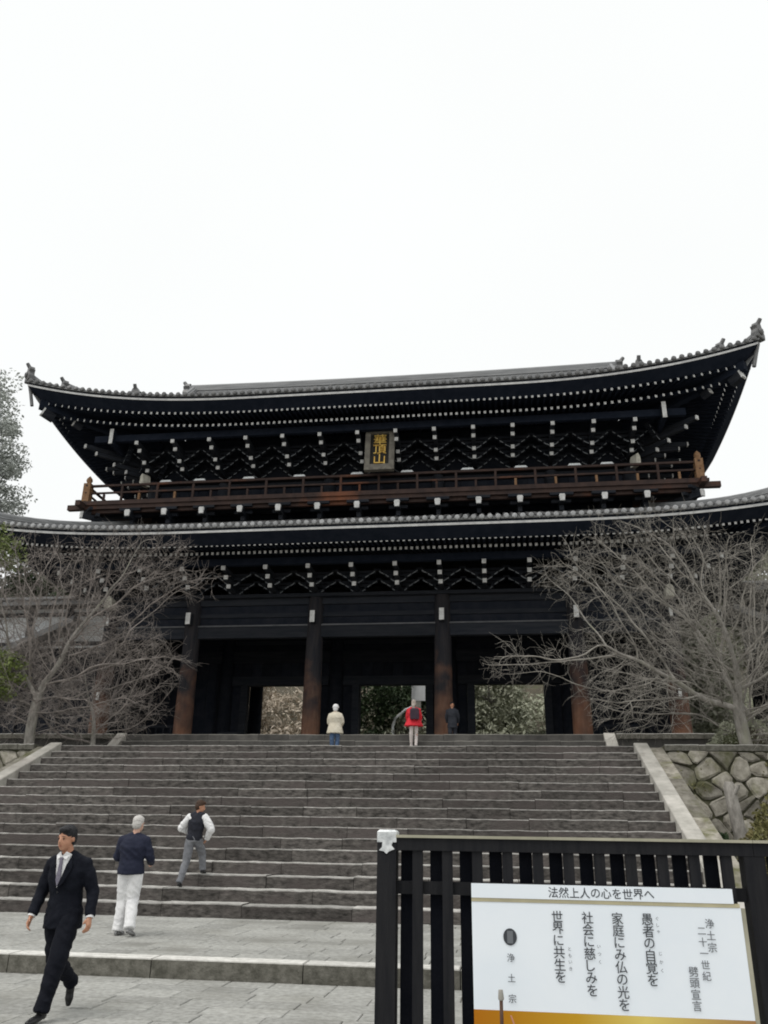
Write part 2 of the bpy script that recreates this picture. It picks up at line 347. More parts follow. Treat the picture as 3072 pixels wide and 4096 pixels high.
# ------------------------------------------------------------------ retaining walls of fitted stones
def clip(poly, px, pz, nx, nz):
    out = []
    for i in range(len(poly)):
        a, c = poly[i], poly[(i+1) % len(poly)]
        da = (a[0]-px)*nx+(a[1]-pz)*nz; dc = (c[0]-px)*nx+(c[1]-pz)*nz
        if da <= 0: out.append(a)
        if da*dc < 0: t = da/(da-dc); out.append((a[0]+(c[0]-a[0])*t, a[1]+(c[1]-a[1])*t))
    return out
def shrink(poly, g):
    n = len(poly); ar = sum(poly[i][0]*poly[(i+1) % n][1]-poly[(i+1) % n][0]*poly[i][1] for i in range(n))
    if ar < 0: poly = poly[::-1]
    out = list(poly)
    for i in range(n):
        a, c = poly[i], poly[(i+1) % n]; dx, dz = c[0]-a[0], c[1]-a[1]; l = math.hypot(dx, dz) or 1
        out = clip(out, a[0]-dz/l*g, a[1]+dx/l*g, dz/l, -dx/l)
        if len(out) < 3: return []
    return out
def stone_wall(name, label, x0, x1, z0, z1, yfoot, ytop, size, seed):
    r = random.Random(seed); root = tag(empty(name, ((x0+x1)/2, yfoot, z0)), label, 'wall')
    pts = []; nx = int((x1-x0)/size); nz = max(2, int((z1-z0)/(size*.8)))
    for j in range(nz):
        for i in range(nx):
            pts.append((x0+(i+.5+r.uniform(-.55, .55)+(.5 if j % 2 else 0))*(x1-x0)/nx, z0+(j+.5+r.uniform(-.36, .36))*(z1-z0)/nz))
    mb = MB(); sl = (ytop-yfoot)/(z1-z0)
    mb.add([(x0, yfoot+.035, z0), (x1, yfoot+.035, z0), (x1, ytop+.035, z1-.03), (x0, ytop+.035, z1-.03), (x0, 9.5, z0), (x1, 9.5, z0), (x1, 9.5, z1-.03), (x0, 9.5, z1-.03)],
           [(0, 1, 2, 3), (1, 5, 6, 2), (4, 0, 3, 7), (3, 2, 6, 7)]); ob('wall_core', mb.mesh('wall_core', M['mossyjoint']), root)
    for i, p in enumerate(pts):
        poly = [(x0, z0), (x1, z0), (x1, z1-.17), (x0, z1-.17)]
        for k, q in enumerate(pts):
            if k != i and abs(q[0]-p[0])+abs(q[1]-p[1]) < size*4:
                poly = clip(poly, (p[0]+q[0])/2, (p[1]+q[1])/2, q[0]-p[0], q[1]-p[1])
                if len(poly) < 3: break
        if len(poly) < 3: continue
        poly = shrink(poly, r.uniform(.008, .026))
        if len(poly) < 3: continue
        # round the corners once
        pr = []
        for k in range(len(poly)):
            a, c = poly[k], poly[(k+1) % len(poly)]; pr += [(a[0]*.8+c[0]*.2, a[1]*.8+c[1]*.2), (a[0]*.2+c[0]*.8, a[1]*.2+c[1]*.8)]
        pr = [(a+r.uniform(-.022, .022), c+r.uniform(-.022, .022)) for a, c in pr]
        mb = MB(); mb.prism(pr, -r.uniform(.02, .11), .14, inset=r.uniform(.04, .09)); tx, tz = r.uniform(-.12, .12), r.uniform(-.12, .12)
        mb.v = [(v[0], v[1]+((v[0]-p[0])*tx+(v[2]-p[1])*tz+r.uniform(-.012, .012) if v[1] < .05 else 0), v[2]) for v in mb.v]
        mb.v = [(v[0], v[1]+yfoot+sl*(v[2]-z0), v[2]) for v in mb.v]
        ob('wall_stone', mb.mesh('wall_stone', M['wall']), root)
    lp = []
    for q in range(55):
        a = r.uniform(x0, x1); zc = r.uniform(z0+.8, z1-.15); lp += [(a+r.gauss(0, .10), yfoot+sl*(zc-z0)-.06+r.gauss(0, .03), zc+r.gauss(0, .08)) for _ in range(14)]
    tag(ob('wall_plants', leaf_mesh('wall_plants', lp, .075, M['leafolive'], seed, .5), root), kind='stuff')
    x = x0
    while x < x1-.3:
        Lx = min(r.uniform(.9, 1.7), x1-x); mb = rough_box(x+.005, x+Lx-.005, ytop-.10+r.uniform(-.02, .02), ytop+.75, z1-.16, z1+.012, r)
        ob('cap_stone', mb.mesh('cap_stone', M['kerb']), root); x += Lx
    return root
stone_wall('retaining_wall', 'mossy wall of fitted irregular stones right of the stair ramp', WL+.82, 19, -.1, ZT, 7.55, 8.55, .58, 21)
stone_wall('retaining_wall', 'mossy wall of fitted stones at the left edge beyond the pale stair ramp', -19, -WL-.82, -.1, ZT, 7.75, 8.6, .58, 22)

# ------------------------------------------------------------------ the gate
GY0, GYM, GYB = 17.6, 22.9, 28.2                 # front, middle and rear column lines
CX = [-12.06, -8.28, -2.76, 2.76, 8.28, 12.06]
BX = [-12.06, -10.17] + [-8.28+1.84*k for k in range(9)] + [8.28, 10.17, 12.06]
gate = tag(empty('temple_gate', (0, GYM, ZP)), 'huge two-storey dark timber temple gate with tiled roofs at the top of the stairs', 'gate')
# columns
mb = MB(); zs = [0, .1, 1.5, 4.5, 6.0, 6.4, 6.55]; rr = [.385, .39, .385, .355, .335, .31, .25]
mb.tube([(0, 0, z) for z in zs], rr, 24)
colm = mb.mesh('column', M['column']); colin = colm.copy(); colin.materials[0] = M['panel']
mb = MB(); mb.tube([(0, 0, -.25), (0, 0, -.02), (0, 0, .0), (0, 0, .17), (0, 0, .2)], [.72, .72, .56, .54, .47], 24); basem = mb.mesh('column_base', M['terracestone'])
mb = MB(); mb.box(-.10, .10, -.72, -.3, 0, .5, 0); mb.box(-.102, .102, -.724, -.70, -.004, .504, 1)
cnose = mb.mesh('beam_nose', [M['wood'], M['white']])
mb = MB(); mb.prism([(-.2, 0), (.2, 0), (.26, .28), (.2, .55), (.05, .7), (-.12, .62), (-.2, .4)], -.75, -.3, 0, .05); bignose = mb.mesh('beam_nose', M['noseold'])
for yi, yy in enumerate((GY0, GYM, GYB)):
    for xi, xx in enumerate(CX):
        c = ob('column', colm if yi == 0 else colin, gate, (xx, yy, ZP)); ob('column_base', basem, c, local=True)
        if yi == 0:
            if 0 < xi < 5: ob('beam_nose', cnose, c, (0, 0, 5.16), local=True)
            else:
                ob('beam_nose', cnose, c, (0, .2, 1.98), scale=(.6, .9, .62), local=True)
                ob('beam_nose', cnose, c, (0, .12, 5.2), scale=(.62, .9, .7), local=True)
                ob('beam_nose', bignose, c, (0, 0, 5.95), scale=(.8, 1, .8), local=True)
# tie beams, panels, wall plate along front, middle and rear; and the two ends
def beam(name, x0, x1, y0, y1, z0, z1, m='wood'):
    mb = MB(); ch = .015; mb.box(x0, x1, y0, y1, z0, z1); return ob(name, mb.mesh(name, M[m]), gate)
for yy in (GY0, GYM, GYB):
    for i in range(5):
        a, c = CX[i]+.3, CX[i+1]-.3
        beam('tie_beam', a, c, yy-.16, yy+.16, 9.70, 10.25)
        beam('tie_beam', a, c, yy-.13, yy+.13, 11.16, 11.45)
        if yy == GY0: beam('beam_moulding', a, c, yy-.20, yy-.162, 10.20, 10.262, 'moulding')
        beam('tie_beam', a, c, yy-.10, yy+.10, 10.62, 10.80)
        beam('transom_panel', a, c, yy-.03, yy+.03, 10.25, 11.16, 'panel')
    beam('wall_plate', -12.6, 12.6, yy-.36, yy+.36, 11.455, 11.60)
mb = MB(); mb.add([(-12, GY0, 11.5), (12, GY0, 11.5), (12, GYB, 11.5), (-12, GYB, 11.5)], [(0, 1, 2, 3)]); ob('ceiling', mb.mesh('ceiling', M['panel'], False), gate)
for k in range(12):
    x = -11+2*k; beam('ceiling_beam', x-.11, x+.11, GY0+.4, GYB-.4, 11.25, 11.49, 'panel')
for sx in (-1, 1):
    for ya, yb in ((GY0, GYM), (GYM, GYB)):
        x = sx*12.06
        beam('end_wall', x-.05, x+.05, ya+.35, yb-.35, ZP+.1, 11.45, 'panel')
        for z in (6.9, 9.7, 11.0): beam('tie_beam', x-.14, x+.14, ya+.3, yb-.3, z, z+.35)
        # low boarded rail in the end bays of the front row
    xa, xb = sorted((sx*8.65, sx*11.7))
    for z in (5.55, 6.15): beam('bay_rail', xa, xb, GY0+1.7, GY0+1.8, z, z+.10)
    for q in range(9): xx = xa+(xb-xa)*(q+.5)/9; beam('bay_slat', xx-.03, xx+.03, GY0+1.71, GY0+1.79, ZP, 6.25)
    # inner end-bay wall to the rear, seen as dark boards
    for q in range(8):
        w8 = (xb-xa+.6)/8; x0 = xa-.3+q*w8; beam('wall_board', x0+.006, x0+w8-.006, GYM-.06, GYM+.02, ZP+.05, 11.2, 'panel')
# middle wall with the three doorways
for bx in (-5.52, 0, 5.52):
    beam('door_lintel', bx-2.4, bx+2.4, GYM-.22, GYM+.22, 8.58, 9.0)
    beam('door_threshold', bx-1.62, bx+1.62, GYM-.15, GYM+.15, ZP-.02, ZP+.16)
    for s_ in (-1, 1):
        beam('door_post', bx+s_*1.78-.17, bx+s_*1.78+.17, GYM-.2, GYM+.2, ZP, 8.58)
        xa, xb = sorted((bx+s_*1.96, bx+s_*2.5)); beam('wall_board', xa, xb, GYM-.05, GYM+.05, ZP, 8.58, 'panel')
    for q in range(10):
        w10 = 4.9/10; x0 = bx-2.45+q*w10; beam('wall_board', x0+.006, x0+w10-.006, GYM-.04, GYM+.04, 9.0, 9.7, 'panel')
# low grille in the left bay
for z in (5.5, 6.1): beam('bay_rail', -8.0, -6.9, GYM-1.6, GYM-1.5, z, z+.09)

# bracket sets
def bracket(nt, outs, zs_, half, yw=0.2, arm=.17):
    """outs/zs_: outward reach and height of each nose; local origin on the wall plate"""
    mb = MB(); mb.box(-.2, .2, -.2, .2, 0, .12); mb.box(-.15, .15, -.15, .15, -.1, 0)
    for k in range(nt):
        mb.box(-arm/2, arm/2, -outs[k], .3, zs_[k]-.1, zs_[k]+.1, 0)
    Ls = (.34, .58, half-.07); np_ = nt-1                   # planes stepping out, each with three arms growing upwards
    rises = (0, .20, .36) if nt == 3 else (0, .19, .38)
    for j in range(np_):
        yj = -.62*j; zb = zs_[0]+.02+(.25 if nt == 3 else .235)*j
        for k in range(3):
            Lh = Ls[k]; z = zb+rises[k]
            mb.box(-Lh, Lh, yj-.07, yj+.07, z-.06, z+.06, 0)
            for s_ in (-1, 1):
                mb.box(s_*Lh-.07, s_*Lh+.07, yj-.09, yj+.09, z+.06, z+.14, 0)
                # painted lower edge of the arm end, rising in a curve
                a_ = [(Lh-.25, -.135), (Lh-.12, -.075), (Lh-.02, .0)]
                vs = [(s_*x, yj-.078, z+dz) for x, dz in a_]+[(s_*(x-.004), yj-.078, z+dz+.042) for x, dz in a_[::-1]]
                mb.add(vs, [(0, 1, 4, 5), (1, 2, 3, 4)], 1)
    return mb.mesh('bracket_set', [M['wood'], M['palewhite']])
def nose_mesh(w_, h_, L_):
    mb = MB(); mb.box(-w_/2, w_/2, -L_, 0, -h_/2, h_/2, 0, 1); mb.box(-w_/2-.004, w_/2+.004, -L_-.004, -L_+.06, -h_/2-.004, h_/2+.004, 1, 1); return mb.mesh('nose', [M['wood'], M['white']])
LOo, LOz = [.9, 1.35, 1.8], [.16, .43, .71]
UPo, UPz = [1.0, 1.45, 2.1, 2.5], [.26, .47, .78, 1.0]
bl = bracket(3, LOo, LOz, .92); bu = bracket(4, UPo, UPz, .865)
nm = nose_mesh(.165, .17, .25); nmu = nose_mesh(.155, .165, .25)
def put_bracket(mesh, outs, zs_, nmesh, loc, rz=0, s=1.0):
    o = ob('bracket_set', mesh, gate, loc, (0, 0, rz), (1, s, 1))
    for k in range(len(outs)): ob('nose', nmesh, o, (0, -outs[k]+.02, zs_[k]), scale=(1, 1/s, 1), local=True)
    return o
for x in BX[1:-1]: put_bracket(bl, LOo, LOz, nm, (x, GY0, 11.6))
UX = 11.24; UYF, UYB = 18.5, 27.3
UBX = [-11.24, -9.5]+[-7.75+1.7222*k for k in range(10)][0:10]+[9.5, 11.24]
for x in UBX[1:-1]: put_bracket(bu, UPo, UPz, nmu, (x, UYF, 17.6))
for sx in (-1, 1):
    for y in (GY0+1.9, GY0+3.6, GYM, GYM+1.8, GYM+3.5): put_bracket(bl, LOo, LOz, nm, (sx*12.06, y, 11.6), sx*math.pi/2)
    for y in (UYF+1.75, UYF+3.5, UYF+5.2, UYF+7): put_bracket(bu, UPo, UPz, nmu, (sx*UX, y, 17.6), sx*math.pi/2)
    # corner clusters
    for rz in (0, sx*math.pi/2):
        put_bracket(bl, LOo, LOz, nm, (sx*12.06, GY0, 11.6), rz); put_bracket(bu, UPo, UPz, nmu, (sx*UX, UYF, 17.6), rz)
    put_bracket(bl, LOo, LOz, nm, (sx*12.06, GY0, 11.61), sx*math.pi/4, 1.38); put_bracket(bu, UPo, UPz, nmu, (sx*UX, UYF, 17.61), sx*math.pi/4, 1.38)
    # carved pale nose on each upper corner column
    ob('beam_nose', bignose, gate, (sx*(UX-.12), UYF-.6, 17.12), (0, 0, sx*.5), (.55, 1, .85))
    # white-ended purlin crossings under the upper hip
    mb = MB(); mb.box(-.09, .09, 0, 2.2, -.38, .38, 0, 1); pe = mb.mesh('purlin_end', [M['soffit'], M['white']])
    ob('purlin_end', pe, gate, (sx*12.45, 15.62, 18.92))

# storey body between lower roof and upper brackets
mb = MB(); mb.box(-UX, UX, UYF, UYB, 14.9, 20.0); ob('upper_wall', mb.mesh('upper_wall', M['panel']), gate)
UCX = [-11.24, -7.75, -2.58, 2.58, 7.75, 11.24]
mb = MB(); mb.tube([(0, 0, 0), (0, 0, 1.2), (0, 0, 1.55)], [.3, .29, .24], 16); ucm = mb.mesh('column', M['wood'])
for x in UCX: ob('column', ucm, gate, (x, UYF-.08, 16.05))
for i in range(5):
    beam('tie_beam', UCX[i]+.2, UCX[i+1]-.2, UYF-.16, UYF-.004, 17.2, 17.45); beam('tie_beam', UCX[i]+.2, UCX[i+1]-.2, UYF-.16, UYF-.004, 16.45, 16.62)
    for q in range(6):
        w6 = (UCX[i+1]-UCX[i]-.6)/6; x0 = UCX[i]+.3+q*w6; beam('wall_board', x0+.01, x0+w6-.01, UYF-.05, UYF-.006, 16.62, 17.2, 'panel')
beam('wall_plate', -UX-.5, UX+.5, UYF-.4, UYF+.1, 17.48, 17.6)
# purlins under the rafters
beam('purlin', -14.1, 14.1, 15.70, 15.94, 12.45, 12.75, 'soffit'); beam('purlin', -13.4, 13.4, 15.92, 16.14, 18.78, 19.1, 'soffit')

# roofs ------------------------------------------------------------
def rise_lo(x): return .42*max(0, (abs(x)-7)/8.4)**2.6
def rise_up(x): return 1.30*max(0, (abs(x)-5)/11.2)**2.5
class Roof:
    def __init__(s, W, YF, YB, rise, zedge): s.W, s.YF, s.YB, s.rise, s.ze = W, YF, YB, rise, zedge; s.D = (YB-YF)/2; s.yc = (YB+YF)/2
    def side_rise(s, y):
        # same curve along the ends, measured from the corner
        return s.rise(s.W-(s.D-abs(y-s.yc))*1.0) if s.D-abs(y-s.yc) < s.W else 0
LO = Roof(16.45, 13.4, 32.4, rise_lo, 13.15)
UP = Roof(16.20, 14.2, 31.6, rise_up, 19.76)
def sheet(rf, S, zfun, nu=48, ns=8, side='front', umax=1.0):
    """sheet from the eave inwards over depth S; zfun(s) = height over the eave edge at inward distance s"""
    vs = []; fs = []
    for i in range(nu+1):
        u = (-1+2*i/nu)*umax
        for j in range(ns+1):
            s_ = S*j/ns
            if side in ('front', 'back'):
                x = u*(rf.W-s_); z = rf.ze+rf.rise(u*rf.W)*(1-j/ns)**1.6+zfun(s_); y = rf.YF+s_ if side == 'front' else rf.YB-s_
            else:
                y = rf.yc+u*(rf.D-s_); z = rf.ze+rf.side_rise(rf.yc+u*rf.D)*(1-j/ns)**1.6+zfun(s_); x = (rf.W-s_)*(-1 if side == 'left' else 1)
            vs.append((x, y, z))
    for i in range(nu):
        for j in range(ns): k = i*(ns+1)+j; fs.append((k, k+1, k+ns+2, k+ns+1))
    return vs, fs
def edge_strip(rf, side, prof, nu=60):
    """profile [(outset, dz)...] swept along an eave edge"""
    vs = []; fs = []; n = len(prof)
    for i in range(nu+1):
        u = -1+2*i/nu
        for o_, dz in prof:
            if side in ('front', 'back'):
                x = u*(rf.W+o_); y = rf.YF-o_ if side == 'front' else rf.YB+o_; z = rf.ze+rf.rise(u*rf.W)+dz
            else:
                y = rf.yc+u*(rf.D+o_); x = (rf.W+o_)*(-1 if side == 'left' else 1); z = rf.ze+rf.side_rise(rf.yc+u*rf.D)+dz
            vs.append((x, y, z))
    for i in range(nu):
        for k in range(n): fs.append((i*n+k, i*n+(k+1) % n, (i+1)*n+(k+1) % n, (i+1)*n+k))
    fs += [tuple(range(n)), tuple(range(nu*n, nu*n+n))]
    return vs, fs
SIDES = ('front', 'left', 'right', 'back')
def build_roof(rf, name, soff, topf, S, tS, up):
    root = None
    for side in SIDES:
        mb = MB(); mb.add(*sheet(rf, S, soff, side=side)); ob('soffit', mb.mesh('soffit', M['soffit'], False), gate)
        mb = MB(); mb.add(*edge_strip(rf, side, [(-.58, -.40), (-.58, -.32), (-.02, -.03), (-.02, -.055)])); ob('eave_soffit_board', mb.mesh('eave_soffit_board', M['soffit'], True), gate)
        mb = MB(); mb.add(*edge_strip(rf, side, [(-.10, -.05), (0.0, -.05), (0.0, .045), (-.10, .045)])); ob('eave_edge', mb.mesh('eave_edge', M['eavewhite'], True), gate)
        mb = MB(); mb.add(*edge_strip(rf, side, [(-.12, .046), (-.03, .046), (-.03, .13), (-.12, .13)])); ob('under_eave_course', mb.mesh('under_eave_course', M['soffit'], True), gate)
        mb = MB(); mb.add(*edge_strip(rf, side, [(-.2, .131), (.06, .131), (.06, .20), (-.2, .20)])); ob('flat_eave_tiles', mb.mesh('flat_eave_tiles', M['tile'], True), gate)
        if side in ('front', 'back') and up: continue
        mb = MB(); mb.add(*sheet(rf, tS, topf, side=side)); ob('roof_slope', mb.mesh('roof_slope', M['tile'], False), gate)
def lo_top(s): return .20+.42*s
def up_top(s): return .20+.38*s+.0233*s*s
build_roof(LO, 'lower', lambda s: -.03-.5*s if s < .6 else -.33+.22*(s-.6), lo_top, 5.0, 5.05, False)
build_roof(UP, 'upper', lambda s: -.03-.55*s if s < .6 else -.36+.20*(s-.6), up_top, 4.6, 4.45, True)
# upper main slopes reach the ridge: a trapezoid that keeps its width above the hips
for side in ('front', 'back'):
    vs = []; fs = []; nu, ns = 48, 12; SM = 8.7
    for i in range(nu+1):
        u = -1+2*i/nu
        for j in range(ns+1):
            s_ = SM*j/ns; x = u*max(UP.W-s_, 11.75); y = UP.YF+s_ if side == 'front' else UP.YB-s_
            vs.append((x, y, UP.ze+UP.rise(u*UP.W)*max(0, 1-s_/4.6)**1.6+up_top(s_)))
    for i in range(nu):
        for j in range(ns): k = i*(ns+1)+j; fs.append((k, k+1, k+ns+2, k+ns+1))
    mb = MB(); mb.add(vs, fs); ob('roof_slope', mb.mesh('roof_slope', M['tile'], False), gate)
for sx in (-1, 1):
    prof = [(UP.YF+s_, UP.ze+up_top(s_)) for s_ in np.linspace(4.45, 8.7, 8)]; back = [(UP.YB-(y-UP.YF), z) for y, z in prof[::-1]]
    pl = prof+back[1:]; mb = MB(); mb.add([(sx*11.7, y, z) for y, z in pl], [tuple(range(len(pl)))]); ob('gable_wall', mb.mesh('gable_wall', M['panel']), gate)
# tile rows
def row_mesh(L_, zf, r_=.085, n=5, seg=6):
    mb = MB(); rings = []
    for i in range(seg+1):
        s_ = L_*i/seg; z = zf(s_)-zf(0); rings.append([(r_*math.cos(math.pi*k/n), s_, z+r_*math.sin(math.pi*k/n)) for k in range(n+1)])
    vs = [p for q in rings for p in q]; fs = []
    for i in range(seg):
        for k in range(n): fs.append((i*(n+1)+k, (i+1)*(n+1)+k, (i+1)*(n+1)+k+1, i*(n+1)+k+1))
    mb.add(vs, fs, 0, True); return mb.mesh('tile_row', M['tile'])
mb = MB(); mb.tube([(0, -.06, .02), (0, -.035, .02), (0, 0, .02), (0, .16, .02)], [.075, .105, .105, .10], 12); mb.tube([(0, -.068, .02), (0, -.045, .02)], [.045, .05], 8); endm = mb.mesh('end_tile', M['tileend'])
def tile_rows(rf, zf, Smax, sp, lim, em_):
    cache = {}; n = int(2*(rf.W-.15)/sp); r_ = random.Random(9)
    for i in range(n+1):
        x = -(rf.W-.15)+2*(rf.W-.15)*i/n; L_ = max(.3, min(Smax, lim(x))); key = round(L_*2)/2 or .5
        if key not in cache: cache[key] = row_mesh(key, zf)
        z = rf.ze+rf.rise(x)+zf(0)+.01; tilt = -math.atan(rf.rise(x)/max(key, 1.0)*.8) if key > 1 else 0
        o = ob('tile_row', cache[key], gate, (x, rf.YF-.06+r_.uniform(-.008, .008), z+r_.uniform(-.008, .008)), (max(tilt, -.25), 0, 0))
        ob('end_tile', em_, o, (0, 0, 0), local=True)
    st_ = MB()                                            # end slopes, hardly seen from the front
    for sx in (-1, 1):
        m_ = int(2*(rf.D-.3)/sp)
        for i in range(m_+1):
            y = rf.yc-(rf.D-.3)+2*(rf.D-.3)*i/m_; L_ = max(.3, min(4.4, rf.D-abs(y-rf.yc))); z = rf.ze+rf.side_rise(y)+.01
            st_.tube([(sx*(rf.W+.08-s_), y, z+zf(s_)+.02-rf.side_rise(y)*(s_/max(L_, .1))) for s_ in (0, .4*L_, L_)], [.1, .085, .085], 6)
    tag(ob('side_tile_rows', st_.mesh('side_tile_rows', M['tile'], False), gate), kind='stuff')
tile_rows(LO, lo_top, 4.9, .315, lambda x: LO.W-abs(x), endm)
endu = endm.copy(); endu.materials[0] = M['tile']
tile_rows(UP, up_top, 8.5, .33, lambda x: 8.5 if abs(x) < 11.6 else UP.W-abs(x), endu)
# rafters: white-ended, two tiers on each roof
def rafter_mesh(L_, w_, h_, slope):
    mb = MB(); a = (-w_/2, w_/2); vs = []
    for y in (0, L_):
        z = slope*y; vs += [(-w_/2, y, z), (w_/2, y, z), (w_/2, y, z+h_), (-w_/2, y, z+h_)]
    mb.add(vs, [(0, 1, 5, 4), (1, 2, 6, 5), (2, 3, 7, 6), (3, 0, 4, 7), (7, 6, 5, 4)], 0); mb.add(vs, [(3, 2, 1, 0)], 1)
    return mb.mesh('rafter', [M['soffit'], M['white']])
rmF = rafter_mesh(1.5, .095, .11, .16); rmB = rafter_mesh(3.2, .105, .12, .27)
mB2 = rmB.copy(); mB2.materials[1] = M['white']
def rafters(rf, name, mesh, Lm, inset, dz, sp, fan, lim_side, rk):
    xs = []; half = rf.W-inset
    if not fan: n = int(2*half/sp); xs = [(-half+2*half*(i+.5)/n) for i in range(n)]
    else:
        x = sp/2
        while x < half: xs.append(x); xs.append(-x); x += sp*(1+.55*min(1, x/half)**1.5)
    ky = rf.side_rise
    for x in sorted(xs):
        room = half-abs(x)+.25; L_ = min(Lm, room) if not fan else Lm
        ang = -math.copysign(1, x)*max(0, (abs(x)-9.5)/(half-9.5))**1.2*rad(42) if fan else 0
        ob(name, mesh, gate, (x, rf.YF+inset, rf.ze+rf.rise(x)*rk+dz), (0, 0, -ang if not fan else -ang*1.0), (1, L_/Lm, L_/Lm if not fan else 1))
    for sx in (-1, 1):
        y = rf.YF+inset+sp*.8
        while y < lim_side:
            room = y-(rf.YF+inset)+.25; L_ = min(Lm, room) if not fan else Lm
            ang = max(0, 1-(y-rf.YF-inset)/6.0)**1.2*rad(42) if fan else 0
            ob(name, mesh, gate, (sx*half, y, rf.ze+rf.side_rise(y)*rk+dz), (0, 0, sx*(math.pi/2-ang)), (1, L_/Lm, L_/Lm if not fan else 1)); y += sp*(1.3 if fan else 1.0)
rafters(LO, 'flying_rafter', rmF, 1.5, .60, -.44, .226, False, 24, 1.0)
rafters(LO, 'base_rafter', rmB, 3.2, 1.45, -.50, .226, False, 24, 1.0)
rafters(UP, 'flying_rafter', rmF, 1.5, .52, -.46, .228, True, 24, .88)
rafters(UP, 'base_rafter', rmB, 3.2, 1.12, -.77, .228, True, 24, .86)
# hip rafters, hip ridges, main ridge and their end ornaments
def ornament(loc, s=1.0, rz=0):
    mb = MB(); mb.prism([(-.34, 0), (.34, 0), (.36, .2), (.27, .42), (.34, .55), (.2, .6), (.13, .78), (0, .84), (-.13, .78), (-.2, .6), (-.34, .55), (-.27, .42), (-.36, .2)], -.14, .14, 0, .05)
    mb.tube([(0, -.05, .72), (0, -.16, .86), (0, -.22, .95)], [.10, .095, .085], 8)
    mb.ball((0, -.16, .3), (.17, .1, .17), 8, 6)
    return ob('ridge_end_tile', mb.mesh('ridge_end_tile', M['tile']), gate, loc, (0, 0, rz), (s, s, s))
def ridge(name, p0, p1, w_, h_, sag=0.0, n=10, lift=0.0):
    mb = MB(); p0 = Vector(p0); p1 = Vector(p1); d = (p1-p0); sd = Vector((-d.y, d.x, 0)).normalized()
    for lv in range(4):                                  # stacked flat tile courses
        ww = w_*(1.0, .86, .94, .8)[lv]/2; za, zb = h_*lv/4.6, h_*(lv+.82)/4.6; rows = []
        for i in range(n+1):
            t = i/n; c = p0+d*t+Vector((0, 0, -sag*4*t*(1-t)+lift*t**3)); rows.append([c+sd*ww+Vector((0, 0, za)), c-sd*ww+Vector((0, 0, za)), c-sd*ww+Vector((0, 0, zb)), c+sd*ww+Vector((0, 0, zb))])
        vs = [p for q in rows for p in q]; fs = [(i*4+k, i*4+(k+1) % 4, i*4+4+(k+1) % 4, i*4+4+k) for i in range(n) for k in range(4)]+[(0, 1, 2, 3), (n*4, n*4+1, n*4+2, n*4+3)]
        mb.add(vs, fs)
    mb.tube([p0+d*(i/n)+Vector((0, 0, h_*.9-sag*4*(i/n)*(1-i/n)+lift*(i/n)**3)) for i in range(n+1)], [w_*.22]*(n+1), 8)
    return ob(name, mb.mesh(name, M['ridgetile']), gate)
YR = (UP.YF+UP.YB)/2
ridge('main_ridge', (-12.0, YR, 25.0), (12.0, YR, 25.0), .62, .82, .12)
for sx in (-1, 1):
    ornament((sx*12.1, YR, 25.0), 1.15, sx*math.pi/2)
    ridge('descending_ridge', (sx*11.6, YR-.4, 25.0), (sx*11.65, 16.0, 20.62), .42, .5, .55); ornament((sx*11.65, 15.8, 20.75), .95)
    ridge('hip_ridge', (sx*11.8, 18.5, 21.6), (sx*15.0, 15.3, 20.95), .42, .5, .12, lift=.28); ornament((sx*15.02, 15.28, 21.05), .95, sx*math.pi/4)
    ridge('hip_ridge', (sx*15.0, 15.3, 20.75), (sx*16.38, 14.36, 21.28), .36, .36, .0, lift=.22); ornament((sx*16.33, 14.42, 21.38), .95, sx*math.pi/4)
    ridge('hip_ridge', (sx*11.6, 18.2, 15.2), (sx*16.4, 13.4, 13.75), .42, .45, .2, lift=.25); ornament((sx*16.4, 13.4, 13.9), .85, sx*math.pi/4)
    # hip rafters with white noses
    for (x0, y0, z0), (x1, y1, z1), nn in (((sx*12.0, 17.7, 13.3), (sx*16.0, 13.8, 12.85), 0), ((sx*11.2, 18.5, 19.35), (sx*15.7, 14.65, 20.05), 1)):
        mb = MB(); d = (Vector((x1, y1, z1))-Vector((x0, y0, z0))); sdv = Vector((-d.y, d.x, 0)).normalized()*.16; U = Vector((0, 0, .42)); a = Vector((x0, y0, z0)); c = Vector((x1, y1, z1))
        mb.add([a+sdv, a-sdv, a-sdv+U, a+sdv+U, c+sdv, c-sdv, c-sdv+U, c+sdv+U], [(0, 1, 5, 4), (1, 2, 6, 5), (2, 3, 7, 6), (3, 0, 4, 7), (4, 5, 6, 7), (0, 3, 2, 1)])
        h = ob('hip_rafter', mb.mesh('hip_rafter', M['soffit']), gate)
        if nn:
            nb = nose_mesh(.24, .3, .5)
            for t, s_ in ((.66, .9), (.88, 1.2)):
                p = a+d*t; ob('nose', nb, h, (p.x, p.y, p.z-.22*s_), (rad(-20), 0, sx*math.pi/4), (s_, s_, s_), local=True)

# balcony ------------------------------------------------------------
BW, BY = 13.9, 16.62
def bar(name, p0, p1, w_, h_, m='balcony', parent=None):
    p0 = Vector(p0); p1 = Vector(p1); d = p1-p0; L_ = d.length; mb = MB(); mb.box(0, L_, -w_/2, w_/2, -h_/2, h_/2)
    return ob(name, mb.mesh(name, M[m]), parent or gate, p0, (0, 0, math.atan2(d.y, d.x)))
mb = MB(); mb.box(-BW, BW, BY, 19, 15.93, 16.03); ob('balcony_floor', mb.mesh('balcony_floor', M['balcony']), gate)
for sx in (-1, 1): mb = MB(); mb.box(min(sx*UX, sx*BW), max(sx*UX, sx*BW), 19.004, 28, 15.93, 16.03); ob('balcony_floor', mb.mesh('balcony_floor', M['balcony']), gate)
bar('balcony_beam', (-BW-.7, BY+.1, 15.80), (BW+.7, BY+.1, 15.80), .24, .24)
bar('balcony_beam', (-BW+.6, BY+1.2, 15.79), (BW-.6, BY+1.2, 15.79), .22, .22, 'wood')
